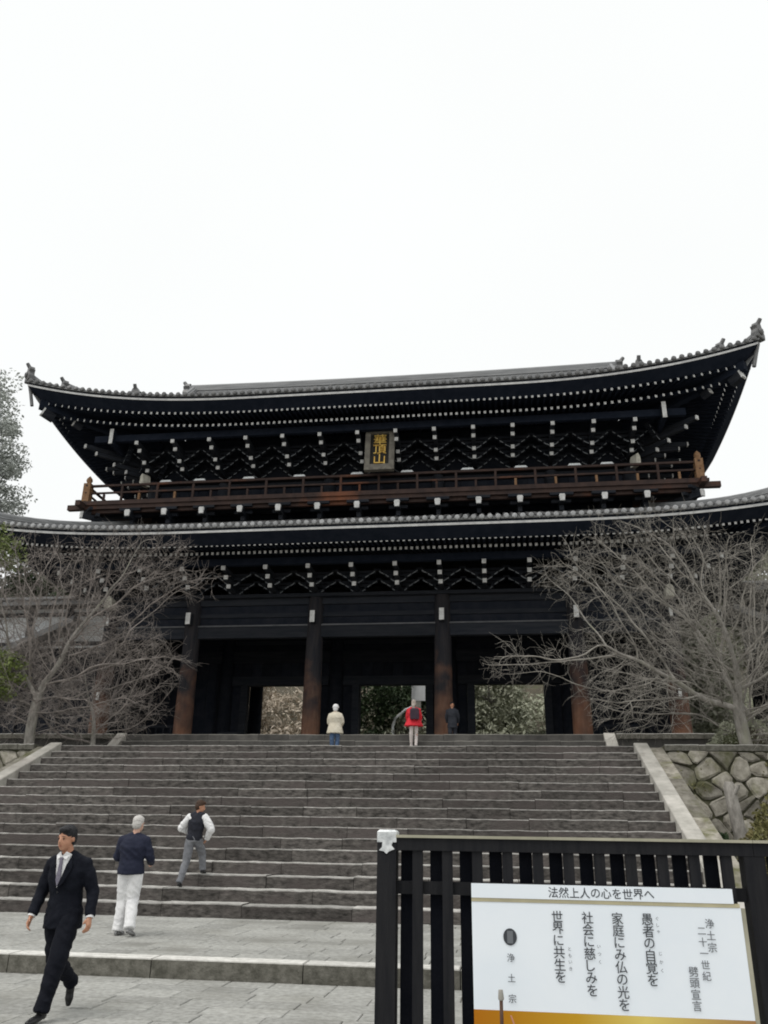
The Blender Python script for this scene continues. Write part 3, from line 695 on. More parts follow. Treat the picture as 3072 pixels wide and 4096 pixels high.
bar('balcony_fascia', (-BW-.15, BY-.06, 15.96), (BW+.15, BY-.06, 15.96), .08, .20, 'balcony')
bar('balcony_beam', (-BW+.1, BY+.22, 15.60), (BW-.1, BY+.22, 15.60), .16, .14, 'balcony')
for sx in (-1, 1):
    bar('balcony_beam', (sx*(BW-.1), BY-.6, 15.805), (sx*(BW-.1), 28, 15.805), .24, .235)
BBX = [-13.62]+[-11.52, -9.77, -8.0, -6.22, -4.45, -2.67, -.89, .89, 2.67, 4.45, 6.22, 8.0, 9.77, 11.52]+[13.62]
mb = MB(); mb.box(-.10, .10, -.2, 2.2, -.1, .12, 0); mb.box(-.42, .42, .35, .5, .02, .16, 0); mb.box(-.12, .12, -.05, .2, .12, .26, 0); mb.box(-.5, .5, -.02, .12, .24, .36, 0)
mb.box(-.09, .09, .3, 2.2, -.34, -.12, 0)
bb = mb.mesh('balcony_bracket', M['wood'])
mb = MB(); mb.prism([(-.10, -.14), (.10, -.14), (.13, .1), (.1, .17), (-.1, .17), (-.13, .1)], -.06, .02, 0, .015); bn = mb.mesh('nose', M['white'])
for x in BBX:
    o = ob('balcony_bracket', bb, gate, (x, 16.62, 15.32), (0, 0, (math.copysign(math.pi/4, x) if abs(x) > 13 else 0))); ob('nose', bn, o, (0, -.2, .02), local=True)
# railing
for z, w_, h_, over in ((16.97, .11, .10, .75), (16.60, .09, .08, .0), (16.13, .12, .12, .35)):
    ext = BW-.02+(over if z != 16.97 else .0)
    bar('rail', (-ext, BY+.28, z), (ext, BY+.28, z), w_, h_, 'balcony')
    for sx in (-1, 1): bar('rail', (sx*(BW-.03), BY+.1, z-.012), (sx*(BW-.03), 27.5, z-.012), w_*.9, h_*.9, 'balcony')
mb = MB(); mb.box(-.05, .05, -.05, .05, 0, .92); psm = mb.mesh('rail_post', M['balcony'])
mb = MB(); mb.box(-.045, .045, -.05, .05, .15, .5); stm = mb.mesh('rail_strut', M['balcony']); mb = MB(); mb.box(-.05, .05, -.05, .05, .15, .5); stm2 = mb.mesh('rail_strut', M['post'])
nP = 16
for i in range(nP+1):
    x = -BW+2*BW*i/nP
    if 0 < i < nP: ob('rail_post', psm, gate, (x, BY+.28, 16.03))
    if i < nP: ob('rail_strut', stm2 if i in (1, 2, 11, 12, 13, 14, 15) else stm, gate, (x+BW/nP, BY+.28, 16.03))
    for sx in (-1, 1):
        if i < 7: ob('rail_post', psm, gate, (sx*(BW-.03), BY+1.9+1.6*i, 16.03))
mb = MB(); mb.box(-.17, .17, -.17, .17, 0, 1.05); mb.tube([(0, 0, 1.05), (0, 0, 1.12), (0, 0, 1.2), (0, 0, 1.32), (0, 0, 1.46)], [.15, .10, .15, .13, .02], 12); cpm = mb.mesh('corner_post', M['post'])
for sx in (-1, 1): ob('corner_post', cpm, gate, (sx*(BW-.03), BY+.28, 16.035))
# pale metal plates on the top rail
mb = MB(); mb.prism([(-.3, 0), (.3, 0), (.22, .09), (-.22, .09)], -.08, .08, 0, .01); plm = mb.mesh('rail_plate', M['cap'])
for x in (-10.05, -8.4, -6.05, -3.67, -1.0, 1.28, 3.99, 6.34, 8.66, 10.05): ob('rail_plate', plm, gate, (x, BY+.28, 17.022))

# hanging name plaque
def text_mesh(body, size, m, ext=.0, bold=.0):
    c = bpy.data.curves.new('glyph', 'FONT'); c.body = body; c.size = size; c.align_x = 'CENTER'; c.align_y = 'CENTER'; c.extrude = ext; c.resolution_u = 3; c.offset = size*bold
    t = bpy.data.objects.new('glyph', c); COL.objects.link(t); dg = bpy.context.evaluated_depsgraph_get(); dg.update()
    me = bpy.data.meshes.new_from_object(t.evaluated_get(dg)); bpy.data.objects.remove(t); bpy.data.curves.remove(c)
    me.name = 'glyph'; me.materials.clear(); me.materials.append(m)
    # centre on its own bounds
    co = np.empty(len(me.vertices)*3, 'f'); me.vertices.foreach_get('co', co); co = co.reshape(-1, 3)
    if len(co): co[:, :2] -= (co[:, :2].max(0)+co[:, :2].min(0))/2; me.vertices.foreach_set('co', co.ravel())
    return me
pq = tag(empty('name_plaque', (.12, 16.25, 17.9)), 'framed black plaque with gold characters hanging under the upper eave', 'plaque')
pq.rotation_euler = (rad(-8), 0, 0)
mb = MB(); mb.box(-.42, .42, -.02, .06, -.82, .82); ob('board', mb.mesh('board', M['lacquer']), pq, local=True)
for nm_, a in (('frame_bar', (-.66, -.425, -.14, .08, -1.12, 1.12)), ('frame_bar', (.425, .66, -.14, .08, -1.12, 1.12)), ('frame_bar', (-.424, .424, -.135, .075, .825, 1.115)), ('frame_bar', (-.424, .424, -.135, .075, -1.115, -.825))):
    mb = MB(); mb.box(*a); ob(nm_, mb.mesh(nm_, M['plaqueframe']), pq, local=True)
for i, ch in enumerate('華頂山'):
    me = text_mesh(ch, .56, M['goldleaf'], .03, .0); ob('gold_character', me, pq, (0, -.05, .53-.53*i), (math.pi/2, 0, 0), (1.12, 1, 1), local=True)

# ------------------------------------------------------------------ land behind and beside the gate
def grid_mesh(x0, x1, y0, y1, nx, ny, zf):
    vs = [(x0+(x1-x0)*i/nx, y0+(y1-y0)*j/ny, zf(x0+(x1-x0)*i/nx, y0+(y1-y0)*j/ny)) for i in range(nx+1) for j in range(ny+1)]
    fs = [(i*(ny+1)+j, (i+1)*(ny+1)+j, (i+1)*(ny+1)+j+1, i*(ny+1)+j+1) for i in range(nx) for j in range(ny)]; return vs, fs
def hillz(x, y):
    t = max(0, y-34.5); return 4.9+t*.46+.5*math.sin(x*.31+y*.17)*min(1, t/4)+.35*math.sin(x*.83-y*.4)*min(1, t/4)-.0025*max(0, t-30)**2
mb = MB(); mb.add(*grid_mesh(-75, 75, 34.5, 95, 60, 30, hillz)); hs = tag(ob('hillside', mb.mesh('hillside', M['soil'], False)), kind='structure')
# planted beds below the retaining walls
for sx in (-1, 1):
    a, c = sorted((sx*(WL+.83), sx*26)); mb = MB(); mb.add(*grid_mesh(a, c, .2, 8.2, 20, 12, lambda x, y: .02+max(0, y-.2)*.16+.08*math.sin(x*1.7+y)))
    tag(ob('planted_bed', mb.mesh('planted_bed', M['soil'], False)), kind='structure')

# ------------------------------------------------------------------ vegetation builders
def clumps(center, radii, ncl, per, cr, seed, shell=.45):
    """leaf positions in clumps through an ellipsoid, denser outwards"""
    rs = np.random.RandomState(seed); out = []
    for i in range(ncl):
        d = rs.normal(size=3); d /= np.linalg.norm(d); q = (shell+(1-shell)*rs.uniform()**.6)
        c = np.array(center)+d*q*np.array(radii)*rs.uniform(.82, 1.12); rr_ = cr*rs.uniform(.6, 1.35); k = int(per*rs.uniform(.6, 1.3))
        p = rs.normal(size=(k, 3)); p /= np.linalg.norm(p, axis=1)[:, None]; p = p*(rs.uniform(size=(k, 1))**.45)*np.array([1, 1, .6])*rr_; out.append(c+p)
    return np.concatenate(out)
def colonize(base, trunk, attr, seed, step=.15, infl=1.3, kill=.26, iters=260, outward=None):
    """space colonisation; returns node positions and parents"""
    rs = np.random.RandomState(seed); nodes = [np.array(base, float)]; par = [-1]
    for p in trunk:
        p = np.array(p, float); a = nodes[-1]; n = max(1, int(np.linalg.norm(p-a)/step)); s0 = a.copy()
        for k in range(1, n+1): nodes.append(s0+(p-s0)*k/n+rs.normal(size=3)*.012); par.append(len(nodes)-2)
    A = np.array(attr); alive = np.ones(len(A), bool)
    P = np.array(nodes); d = np.linalg.norm(A[:, None, :]-P[None], axis=2); near = d.argmin(1); nd = d.min(1); kids = {}
    for it in range(iters):
        act = alive & (nd < (infl if it > 25 else 4.0)); idx = np.where(act)[0]
        if len(idx) == 0: break
        groups = {}
        for i in idx: groups.setdefault(near[i], []).append(i)
        new = []
        for nn, ii in groups.items():
            v = A[ii]-nodes[nn]; v /= np.linalg.norm(v, axis=1)[:, None]+1e-9; g = v.sum(0)
            if par[nn] >= 0: t = nodes[nn]-nodes[par[nn]]; g = g/ (np.linalg.norm(g)+1e-9)+.75*t/(np.linalg.norm(t)+1e-9)
            g += rs.normal(size=3)*.34; l = np.linalg.norm(g)
            if l < 1e-6: continue
            p = nodes[nn]+g/l*step
            if kids.get(nn, 0) > 3: continue
            kids[nn] = kids.get(nn, 0)+1; nodes.append(p); par.append(int(nn)); new.append(len(nodes)-1)
        if not new: break
        NP = np.array([nodes[k] for k in new]); d = np.linalg.norm(A[:, None, :]-NP[None], axis=2); m = d.min(1); am = d.argmin(1)
        upd = m < nd; nd[upd] = m[upd]; near[upd] = np.array(new)[am[upd]]; alive &= nd > kill
    return np.array(nodes), np.array(par)
def bare_tree(name, label, base, trunk, ells, natt, seed, tw, rtrunk, sag=.0, twigs=2.2, tip=.0078):
    rs = np.random.RandomState(seed+1); att = []; vol = [e[1][0]*e[1][1]*e[1][2] for e in ells]
    for e, v_ in zip(ells, vol):
        k = int(natt*(v_/sum(vol))**.75 / sum((q/sum(vol))**.75 for q in vol)); d = rs.normal(size=(k, 3)); d /= np.linalg.norm(d, axis=1)[:, None]
        att.append(np.array(e[0])+d*(rs.uniform(size=(k, 1))**.45)*np.array(e[1]))
    N_, P_ = colonize(base, trunk, np.concatenate(att), seed)
    n = len(N_); ch = [[] for _ in range(n)]
    for i in range(1, n): ch[P_[i]].append(i)
    for _ in range(3):                                   # smooth
        Q = N_.copy()
        for i in range(1, n):
            if ch[i]: Q[i] = .5*N_[i]+.25*N_[P_[i]]+.25*N_[ch[i][0]]
        N_ = Q
    r_ = np.full(n, tip)
    for i in range(n-1, -1, -1):
        if ch[i]: r_[i] = sum(r_[k]**2.25 for k in ch[i])**(1/2.25)
    k0 = rtrunk/r_[0]; r_ = np.where(r_ > tip*1.6, tip+(r_-tip)*k0*np.clip((r_-tip)/(r_[0]-tip), .35, 1)**.25, r_); r_ = np.maximum(r_, tip)
    N_[:, 2] -= sag*np.maximum(0, np.hypot(N_[:, 0]-base[0], N_[:, 1]-base[1])-2)**1.6
    root = tag(empty(name, base), label, 'tree'); tr = MB(); cr_ = MB()
    # chains, so that limbs bend smoothly
    used = set()
    def chain(i):
        pts = [P_[i], i]; 
        while ch[pts[-1]]:
            pts.append(max(ch[pts[-1]], key=lambda k: r_[k]))
        return pts
    starts = [k for i in range(n) for k in (sorted(ch[i], key=lambda k: -r_[k])[1:] if i else ch[0][:1])]
    for s0 in starts:
        c = chain(s0); pts = [N_[k] for k in c]; rr_ = [min(r_[k], r_[c[1]]) for k in c]; big = rr_[0] > .045
        (tr if big else cr_).tube(pts, rr_, 7 if big else (4 if rr_[0] > .02 else 3), 0, cap=False)
    # fine twigs
    def twig(p, d, L_, r0, lv):
        seg = 3; pts = [p]; q = p.copy(); dd = d.copy()
        for k in range(seg): dd = dd+rs.normal(size=3)*.30; dd[2] -= .03; dd /= np.linalg.norm(dd); q = q+dd*L_/seg; pts.append(q.copy())
        cr_.tube(pts, [r0, r0*.85, r0*.7, r0*.5], 3, 0, cap=False)
        if lv:
            for k in range(2 if lv > 1 else 1+rs.randint(2)):
                e = dd+rs.normal(size=3)*.55; e /= np.linalg.norm(e); twig(pts[rs.randint(1, 3)], e, L_*.62, r0*.75, lv-1)
    for i in range(1, n):
        if r_[i] > .05: continue
        t = N_[i]-N_[P_[i]]; t /= np.linalg.norm(t)+1e-9
        k = rs.poisson(twigs*(.9 if not ch[i] else .33))
        for _ in range(k):
            e = t+rs.normal(size=3)*.65; e /= np.linalg.norm(e); twig(N_[i], e, rs.uniform(.3, .8), tip*.72, 1)
    ob('trunk', tr.mesh('trunk', M['bark'], False), root); ob('crown', cr_.mesh('crown', tw, False), root)
    return root
bare_tree('bare_tree', 'leafless grey tree right of the stairs with arching branches before the gate', (12.1, 9.3, 4.2),
          [(12.0, 9.2, 4.9), (11.9, 9.0, 5.5)],
          [((10.7, 8.4, 8.0), (3.4, 2.0, 2.9)), ((13.2, 8.6, 7.4), (2.7, 1.9, 3.4)), ((6.3, 8.2, 6.75), (2.4, .9, .5)), ((8.2, 8.4, 9.5), (1.9, 1.3, 1.1)), ((8.9, 7.9, 5.7), (1.6, .9, 1.0)), ((9.8, 8.4, 10.5), (2.4, 1.3, .8))],
          2900, 31, M['twigr'], .19, sag=.012, twigs=2.1)
stp = tag(empty('tree_stump', (10.72, 6.0, .9)), 'pale weathered upright tree stump before the right stone wall', 'stump'); mb = MB()
mb.tube([(10.80, 5.95, .6), (10.78, 5.96, 1.2), (10.72, 6.0, 1.9), (10.66, 6.03, 2.5), (10.62, 6.05, 3.0), (10.63, 6.05, 3.12)], [.24, .19, .165, .16, .15, .10], 12); ob('trunk', mb.mesh('trunk', M['bark']), stp)
mb = MB(); mb.tube([(10.66, 6.0, 2.75), (10.78, 5.86, 2.98), (10.80, 5.84, 3.05)], [.06, .05, .045], 8); ob('branch_stub', mb.mesh('branch_stub', M['bark']), stp)
bare_tree('bare_tree', 'leafless brown-grey tree left of the stairs hiding the gate corner', (-10.4, 9.6, 4.2),
          [(-10.4, 9.5, 5.2), (-10.2, 9.3, 6.0)],
          [((-9.7, 9.2, 8.5), (3.3, 1.8, 3.0)), ((-12.2, 9.2, 8.4), (1.8, 1.6, 3.6)), ((-6.2, 9.0, 9.85), (2.0, .9, .7)), ((-6.7, 9.0, 7.1), (1.7, .9, .8)), ((-9.0, 9.0, 5.6), (2.6, 1.2, 1.0)), ((-7.4, 9.2, 10.9), (1.8, 1.0, .7))],
          3000, 41, M['twig'], .17, sag=.012, twigs=2.4)
bare_tree('bare_tree', 'low leafless tree on the terrace right of the gate columns behind the arching tree', (12.9, 10.6, 4.25),
          [(12.8, 10.6, 5.2)], [((12.4, 10.6, 7.2), (3.0, 1.2, 2.8)), ((9.6, 10.7, 6.2), (2.0, .9, 1.5))], 1500, 33, M['twigr'], .12, twigs=1.2)
bare_tree('bare_tree', 'low twiggy leafless tree on the terrace before the left gate column', (-8.9, 11.0, 4.25),
          [(-8.9, 11.0, 5.0)], [((-8.7, 11.0, 6.4), (2.6, .9, 1.9)), ((-11.5, 11.0, 6.6), (2.0, .9, 2.2))], 1400, 43, M['twig'], .10, twigs=2.4)

def leafy_tree(name, label, base, height, cr_c, cr_r, m, seed, ncl=90, per=45, clr=.9, leaf=.22, rt=.25, group=None):
    root = tag(empty(name, base), label, 'tree', group); r = random.Random(seed); mb = MB(); bx, by, bz = base
    top = Vector((bx+(cr_c[0]-bx)*.8, by+(cr_c[1]-by)*.8, cr_c[2]+cr_r[2]*.5))
    mb.tube([(bx, by, bz-.3), (bx*.7+top.x*.3, by*.7+top.y*.3, bz+(top.z-bz)*.35), (bx*.3+top.x*.7+.2, by*.3+top.y*.7, bz+(top.z-bz)*.7), top], [rt*1.2, rt, rt*.6, rt*.15], 8)
    for k in range(9):
        a = r.uniform(0, 6.28); z0 = bz+(top.z-bz)*r.uniform(.4, .9); t0 = (z0-bz)/(top.z-bz); p0 = Vector((bx+(top.x-bx)*t0, by+(top.y-by)*t0, z0))
        p1 = p0+Vector((math.cos(a)*cr_r[0]*.7, math.sin(a)*cr_r[1]*.7, r.uniform(.2, .5)*cr_r[2])); mb.tube([p0, (p0+p1)/2+Vector((0, 0, .3)), p1], [rt*.35, rt*.22, rt*.06], 5)
    ob('trunk', mb.mesh('trunk', M['bark'], False), root)
    ob('crown', leaf_mesh('crown', clumps(cr_c, cr_r, ncl, per, clr, seed), leaf, m, seed), root); return root
leafy_tree('evergreen_tree', 'tall grey-green evergreen tree at the left edge beyond the gate roof', (-28.5, 27, 4.9), 26, (-29.6, 27, 22.4), (4.9, 4.0, 8.6), M['leafgrey'], 51, 330, 230, 1.0, .20, .4)
leafy_tree('leafy_tree', 'bright green leafy young tree at the left edge above the stone wall', (-11.9, 9.0, 4.25), 4, (-11.7, 8.8, 6.5), (1.05, .8, .95), M['leafgreen'], 52, 60, 60, .5, .12, .06)
leafy_tree('leafy_tree', 'olive green tree under the left end of the lower roof', (-13.6, 9.6, 4.25), 8, (-12.9, 9.6, 11.3), (.9, .9, .8), M['leafgreen'], 53, 40, 46, .5, .13, .10)
# trees and brush on the slope behind the gate, seen through the doorways
for i, (x, y, c, rr_, m, lab) in enumerate((
        (-3.2, 41, (-3.4, 41, 11.2), (2.2, 1.8, 3.4), 'leafdark', 'dark evergreen seen in the left part of the central doorway'),
        (.2, 44, (0.3, 44, 12.0), (2.4, 1.8, 3.2), 'leafdark', 'dark evergreen seen in the right part of the central doorway'),
        (4.2, 42, (4.4, 42, 10.8), (2.4, 2.0, 2.6), 'brushgreen', 'grey-green tree seen through the right doorway'),
        (-14.0, 43, (-14, 43, 11.5), (2.6, 2.0, 3.0), 'brush', 'dry brown tree seen through the left doorway'))):
    leafy_tree('background_tree', lab, (x, y, hillz(x, y)-.1), 8, c, rr_, M[m], 60+i, 130, 70, .8, .24, .15, 'trees behind the gate')
for x, y, zt, rr_, lab in ((-20.5, 33, 14.5, (3.0, 2.4, 4.6), 'dark evergreen behind the left side pavilion'), (-23.8, 31.5, 14.9, (3.3, 2.4, 4.2), 'tall dark evergreen left of the gate under the lower eave'), (-27, 34, 13, (3.2, 2.4, 5.0), 'broad dark evergreen beyond the left side pavilion at the left edge'),
        (15.2, 31.5, 10.5, (2.6, 1.6, 5.2), 'dark evergreen between the gate and the right side pavilion'), (21.5, 33, 15, (3.4, 2.4, 4.8), 'dark evergreen behind the right side pavilion')):
    leafy_tree('background_tree', lab, (x, y, 4.9), 10, (x, y, zt), rr_, M['leafdark'] if x < 0 else M['brushgreen'], int(abs(x)*7), 240, 90, 1.0, .30, .2, 'trees behind the gate')
# undergrowth over the slope: countless
rs = np.random.RandomState(77); pts = []
for i in range(2600):
    x = rs.uniform(-34, 34); y = rs.uniform(35.0, 52); c = np.array((x, y, hillz(x, y)+rs.uniform(.1, .7))); pts.append(c+rs.normal(size=(16, 3))*np.array([.55, .45, .4]))
pts = np.concatenate(pts); left = pts[:, 0] < -5.5
for sel, m, sd_ in ((left, 'brush', 1), (~left, 'brushgreen', 2)):
    o = ob('undergrowth', leaf_mesh('undergrowth', pts[sel], .42, M[m], sd_, .3))
    tag(o, 'dry brown undergrowth on the slope behind the left doorway' if sd_ == 1 else 'grey-green undergrowth on the slope behind the right doorway', 'undergrowth', kind='stuff')
# clipped shrubs in the bed to the right of the stairs, and one at the left
def shrub(label, c, r_, m, seed, n=1500, leaf=.09, cat='shrub'):
    rs_ = np.random.RandomState(seed); d = rs_.normal(size=(n, 3)); d[:, 2] = np.abs(d[:, 2]); d /= np.linalg.norm(d, axis=1)[:, None]
    q = (.72+.3*rs_.uniform(size=(n, 1))**.5)*(1+.10*np.sin(d[:, :1]*7+seed)*np.cos(d[:, 1:2]*6)); root = tag(empty('clipped_shrub', c), label, cat)
    ob('foliage', leaf_mesh('foliage', np.array(c)+d*q*np.array(r_), leaf, M[m], seed, .6), root)
    mb = MB(); mb.ball((c[0], c[1], c[2]+.05), (r_[0]*.74, r_[1]*.74, r_[2]*.74), 14, 9); ob('inner_branches', mb.mesh('inner_branches', M['soil'], False), root)
    mb = MB(); mb.tube([(c[0], c[1], c[2]-.3), (c[0], c[1], c[2]+.3)], [.06, .05], 6); ob('stem', mb.mesh('stem', M['bark'], False), root)
shrub('low rounded olive shrub at the right edge behind the fence', (11.5, 5.2, .95), (1.15, .9, 1.32), 'leafolive', 71, 2800)
shrub('olive brown shrub behind the low rounded one by the stone wall', (12.0, 6.5, 1.1), (1.0, .7, 1.85), 'leafolive', 72, 2400)
shrub('small dark shrub at the foot of the right stair ramp', (10.15, 5.9, .95), (.42, .4, 1.0), 'leafdark', 73, 1300)
shrub('green shrub on the terrace edge behind the right-hand bare tree', (12.6, 10.6, 4.25), (1.3, .8, 1.0), 'brushgreen', 74, 2200)
shrub('green shrub on the terrace below the right doorway and bare branches', (7.4, 32.5, 5.0), (2.6, 1.2, 2.6), 'brushgreen', 75, 3500, .16)

# side pavilions with white walls left and right of the gate
def pavilion(sx, label):
    root = tag(empty('side_pavilion', (sx*18, 23.5, ZP)), label, 'building')
    xs = sorted((sx*(14.2 if sx < 0 else 17.3), sx*22.5)); mb = MB(); mb.box(xs[0], xs[1], 21.5, 26, 10.3, 12.3); ob('wall', mb.mesh('wall', M['plaster']), root)
    mb = MB(); mb.box(xs[0], xs[1], 21.5, 26, ZP, 10.295); ob('lower_wall', mb.mesh('lower_wall', M['panel']), root)
    for k in range(5): xx = xs[0]+(xs[1]-xs[0])*k/4; mb = MB(); mb.box(xx-.14, xx+.14, 21.38, 21.62, ZP, 12.3); ob('post', mb.mesh('post', M['wood']), root)
    for z in (10.4, 11.9): mb = MB(); mb.box(xs[0], xs[1], 21.41, 21.6, z, z+.2); ob('wall_beam', mb.mesh('wall_beam', M['wood']), root)
    # sloping roof of the covered stair in front
    mb = MB(); a = [(sx*15.4, 11.3), (sx*22.5, 8.2), (sx*22.5, 8.5), (sx*15.4, 11.6)]; mb.prism(a, 20.2, 21.4, 0); ob('stair_roof', mb.mesh('stair_roof', M['tile']), root)
    mb = MB(); vs = []
    for x in (xs[0]-.9, xs[1]+.9): vs += [(x, 20.3, 12.2), (x, 23.75, 13.3), (x, 27.2, 12.2), (x, 27.2, 12.4), (x, 23.75, 13.55), (x, 20.3, 12.4)]
    mb.add(vs, [(0, 1, 2, 3, 4, 5), (11, 10, 9, 8, 7, 6)]+[(q, (q+1) % 6, 6+(q+1) % 6, 6+q) for q in range(6)]); rf_ = ob('roof', mb.mesh('roof', M['tile']), root)
    for k in range(24):
        x = xs[0]-.8+(xs[1]-xs[0]+1.6)*k/23; mb = MB(); mb.tube([(x, 20.25, 12.43), (x, 23.75, 13.58)], [.08, .08], 6); ob('tile_row', mb.mesh('tile_row', M['tile']), rf_, local=True)
        rf_children = None
pavilion(-1, 'white-walled side pavilion half hidden by the left-hand bare tree')
pavilion(1, 'white-walled side pavilion at the right edge behind the bare tree')
# white notice board and bent handrail beyond the central doorway
nb_ = tag(empty('white_notice_board', (-.48, 41.5, 8.0)), 'small white board on a grey post seen through the central doorway', 'board')
mb = MB(); mb.box(-.96, .0, 41.46, 41.52, 10.75, 11.8); ob('panel', mb.mesh('panel', M['plaster']), nb_)
mb = MB(); mb.box(-.66, -.30, 41.48, 41.62, 7.6, 10.75); ob('post', mb.mesh('post', M['ramp']), nb_)
mb = MB(); mb.tube([(-2.1, 40, 7.2), (-2.08, 40, 8.8), (-1.92, 40, 9.35), (-1.22, 40.1, 9.95), (-.68, 40.2, 10.2)], [.09]*5, 8); hr_ = ob('handrail', mb.mesh('handrail', M['plaster'])); tag(hr_, 'pale bent handrail seen through the central doorway', 'handrail')

# ------------------------------------------------------------------ foreground fence
FY = -12.40
fe = tag(empty('slatted_fence', (6.0, FY, 0)), 'black slatted timber fence with white capped corner post in the right foreground', 'fence')
def fbox(name, x0, x1, y0, y1, z0, z1, m, parent=fe):
    mb = MB(); mb.box(x0, x1, y0, y1, z0, z1); return ob(name, mb.mesh(name, M[m]), parent)
px0 = [4.345, 6.01, 7.67]
for i, x in enumerate(px0):
    p = fbox('post', x-.045, x+.045, FY-.043 if i else FY-.05, FY+.053 if i else FY+.06, 0, 1.5615 if i else 1.605, 'black')
    mb = MB(); mb.box(-.046, .046, -.052, .062, 1.596, 1.652, ch=.010); mb.prism([(-.02, 1.60), (.03, 1.60), (.024, 1.582), (.038, 1.566), (.012, 1.556), (0, 1.545), (-.014, 1.556), (-.036, 1.560), (-.022, 1.575)][::-1], -.0545, -.050, 0)
    if i == 0: ob('post_cap', mb.mesh('post_cap', M['cap']), p, (x, FY, 0), local=True)
for i in range(2):
    a, c = px0[i]+(.045 if i == 0 else .001), px0[i+1]-.001
    fbox('top_rail', a, c, FY-.045, FY+.055, 1.562, 1.617, 'black'); fbox('rail_capping', a, c, FY-.055, FY+.065, 1.6175, 1.630, 'pale')
    a, c = px0[i]+.045, px0[i+1]-.045; fbox('middle_rail', a, c, FY-.008, FY+.022, 1.372, 1.428, 'black'); fbox('bottom_rail', a, c, FY-.008, FY+.022, .14, .2, 'black')
x = 4.39+.055
mbF = MB(); mbF.box(-.024, .024, -.036, -.0085, .06, 1.562); slF = mbF.mesh('slat', M['black'])
mbB = MB(); mbB.box(-.030, .030, .0225, .05, .06, 1.562); slB = mbB.mesh('back_slat', M['black2'])
g0 = 4.53
for k in range(-1, 23):
    gx = g0+.14*k
    for m_, off, nm_ in ((slF, -.039, 'slat'), (slB, .046, 'back_slat')):
        xx = gx+off
        if xx > 7.6 or any(abs(xx-p) < .07 for p in px0): continue
        ob(nm_, m_, fe, (xx, FY, 0))
# notice board on the fence
sg = tag(empty('notice_board', (5.33, -12.5, 0)), 'white notice board with vertical Japanese lettering mounted on the black fence', 'notice board')
SY = -12.475
def sbox(name, x0, x1, y0, y1, z0, z1, m):
    mb = MB(); mb.box(x0, x1, y0, y1, z0, z1); return ob(name, mb.mesh(name, M[m]), sg)
panel = sbox('panel', 4.742, 5.915, SY, SY+.025, .925, 1.352, 'sign')
header = sbox('header_strip', 4.742, 5.888, SY-.004, SY+.020, 1.368, 1.427, 'sign')
sbox('panel_edge', 5.9155, 5.934, SY+.003, SY+.028, .62, 1.35, 'pale')
sbox('gold_line', 4.742, 5.912, SY-.002, SY+.022, 1.3525, 1.3675, 'goldline')
gb = sbox('gold_band', 4.742, 5.915, SY-.001, SY+.025, .70, .9245, 'gold')
for z in (.78, 1.39):
    sbox('bracket_bar', 4.75, 5.9, SY+.029, SY+.037, z-.02, z+.02, 'black')
def glyph(ch, x, z, size, m='ink', sy=1.0, name='character'):
    me = text_mesh(ch, size, M[m], 0, .005); ob(name, me, sg, (x, SY-.0055, z), (math.pi/2, 0, 0), (1, sy, 1))
def column(s, x0, z0, x1, z1, size, m='ink'):
    n = len(s)
    for i, ch in enumerate(s):
        t = i/(n-1) if n > 1 else 0; glyph(ch, x0+(x1-x0)*t, z0+(z1-z0)*t, size, m)
title = '法然上人の心を世界へ'
for i, ch in enumerate(title): glyph(ch, 5.11+(5.53-5.11)*i/9, 1.3975, .047)
column('愚者の自覚を', 5.512, 1.298, 5.512, 1.062, .052)
column('家庭にみ仏の光を', 5.384, 1.298, 5.384, .965, .052)
column('社会に慈しみを', 5.254, 1.298, 5.254, 1.015, .052)
column('世界に共生を', 5.122, 1.300, 5.122, 1.062, .052)
column('浄土宗', 5.775, 1.288, 5.775, 1.195, .040, 'inklight'); column('二十一世紀', 5.738, 1.258, 5.738, 1.085, .038, 'inklight'); column('劈頭宣言', 5.685, 1.10, 5.685, .972, .042, 'inklight')
column('浄土宗', 4.91, 1.13, 4.91, .972, .036, 'inklight')
for s, x, za, zb in (('ぐしゃ', 5.555, 1.302, 1.25), ('じかく', 5.555, 1.165, 1.10), ('いつく', 5.295, 1.185, 1.125), ('ともいき', 5.168, 1.172, 1.095)): column(s, x, za, x, zb, .017, 'inklight')
# round emblem
mb = MB(); ring = [(math.cos(a)*.030, math.sin(a)*.034) for a in np.linspace(0, 2*math.pi, 25)[:-1]]; mb.prism([(4.91+a, 1.212+c) for a, c in ring], SY-.003, SY-.0005, 0); em = ob('emblem', mb.mesh('emblem', M['ink']), sg)
mb = MB(); mb.box(4.897, 4.923, SY-.0042, SY-.0032, 1.186, 1.236); ob('emblem_mark', mb.mesh('emblem_mark', M['inklight']), em, local=True)
# thin stake standing in front of the board, with its string
sk = tag(empty('garden_stake', (4.862, -12.62, 0)), 'thin brown stake with a loose string in front of the notice board', 'stake')
mb = MB(); mb.tube([(4.862, -12.62, 0), (4.860, -12.62, .5), (4.862, -12.62, .985)], [.0085, .008, .0075], 8); ob('stick', mb.mesh('stick', mat('stake_wood', (.075, .04, .03), (.13, .075, .055), 20, .8)), sk)
mb = MB(); mb.tube([(4.862, -12.62, .985), (4.862, -12.62, .992), (4.861, -12.62, 1.024)], [.010, .0125, .009], 8); ob('tip', mb.mesh('tip', M['ramp']), sk)
mb = MB(); mb.tube([(4.90, -12.615, .93), (4.912, -12.615, .90), (4.92, -12.615, .86), (4.923, -12.615, .6), (4.87, -12.617, .5)], [.0035]*5, 5); ob('string', mb.mesh('string', mat('string', (.55, .25, .18))), sk)

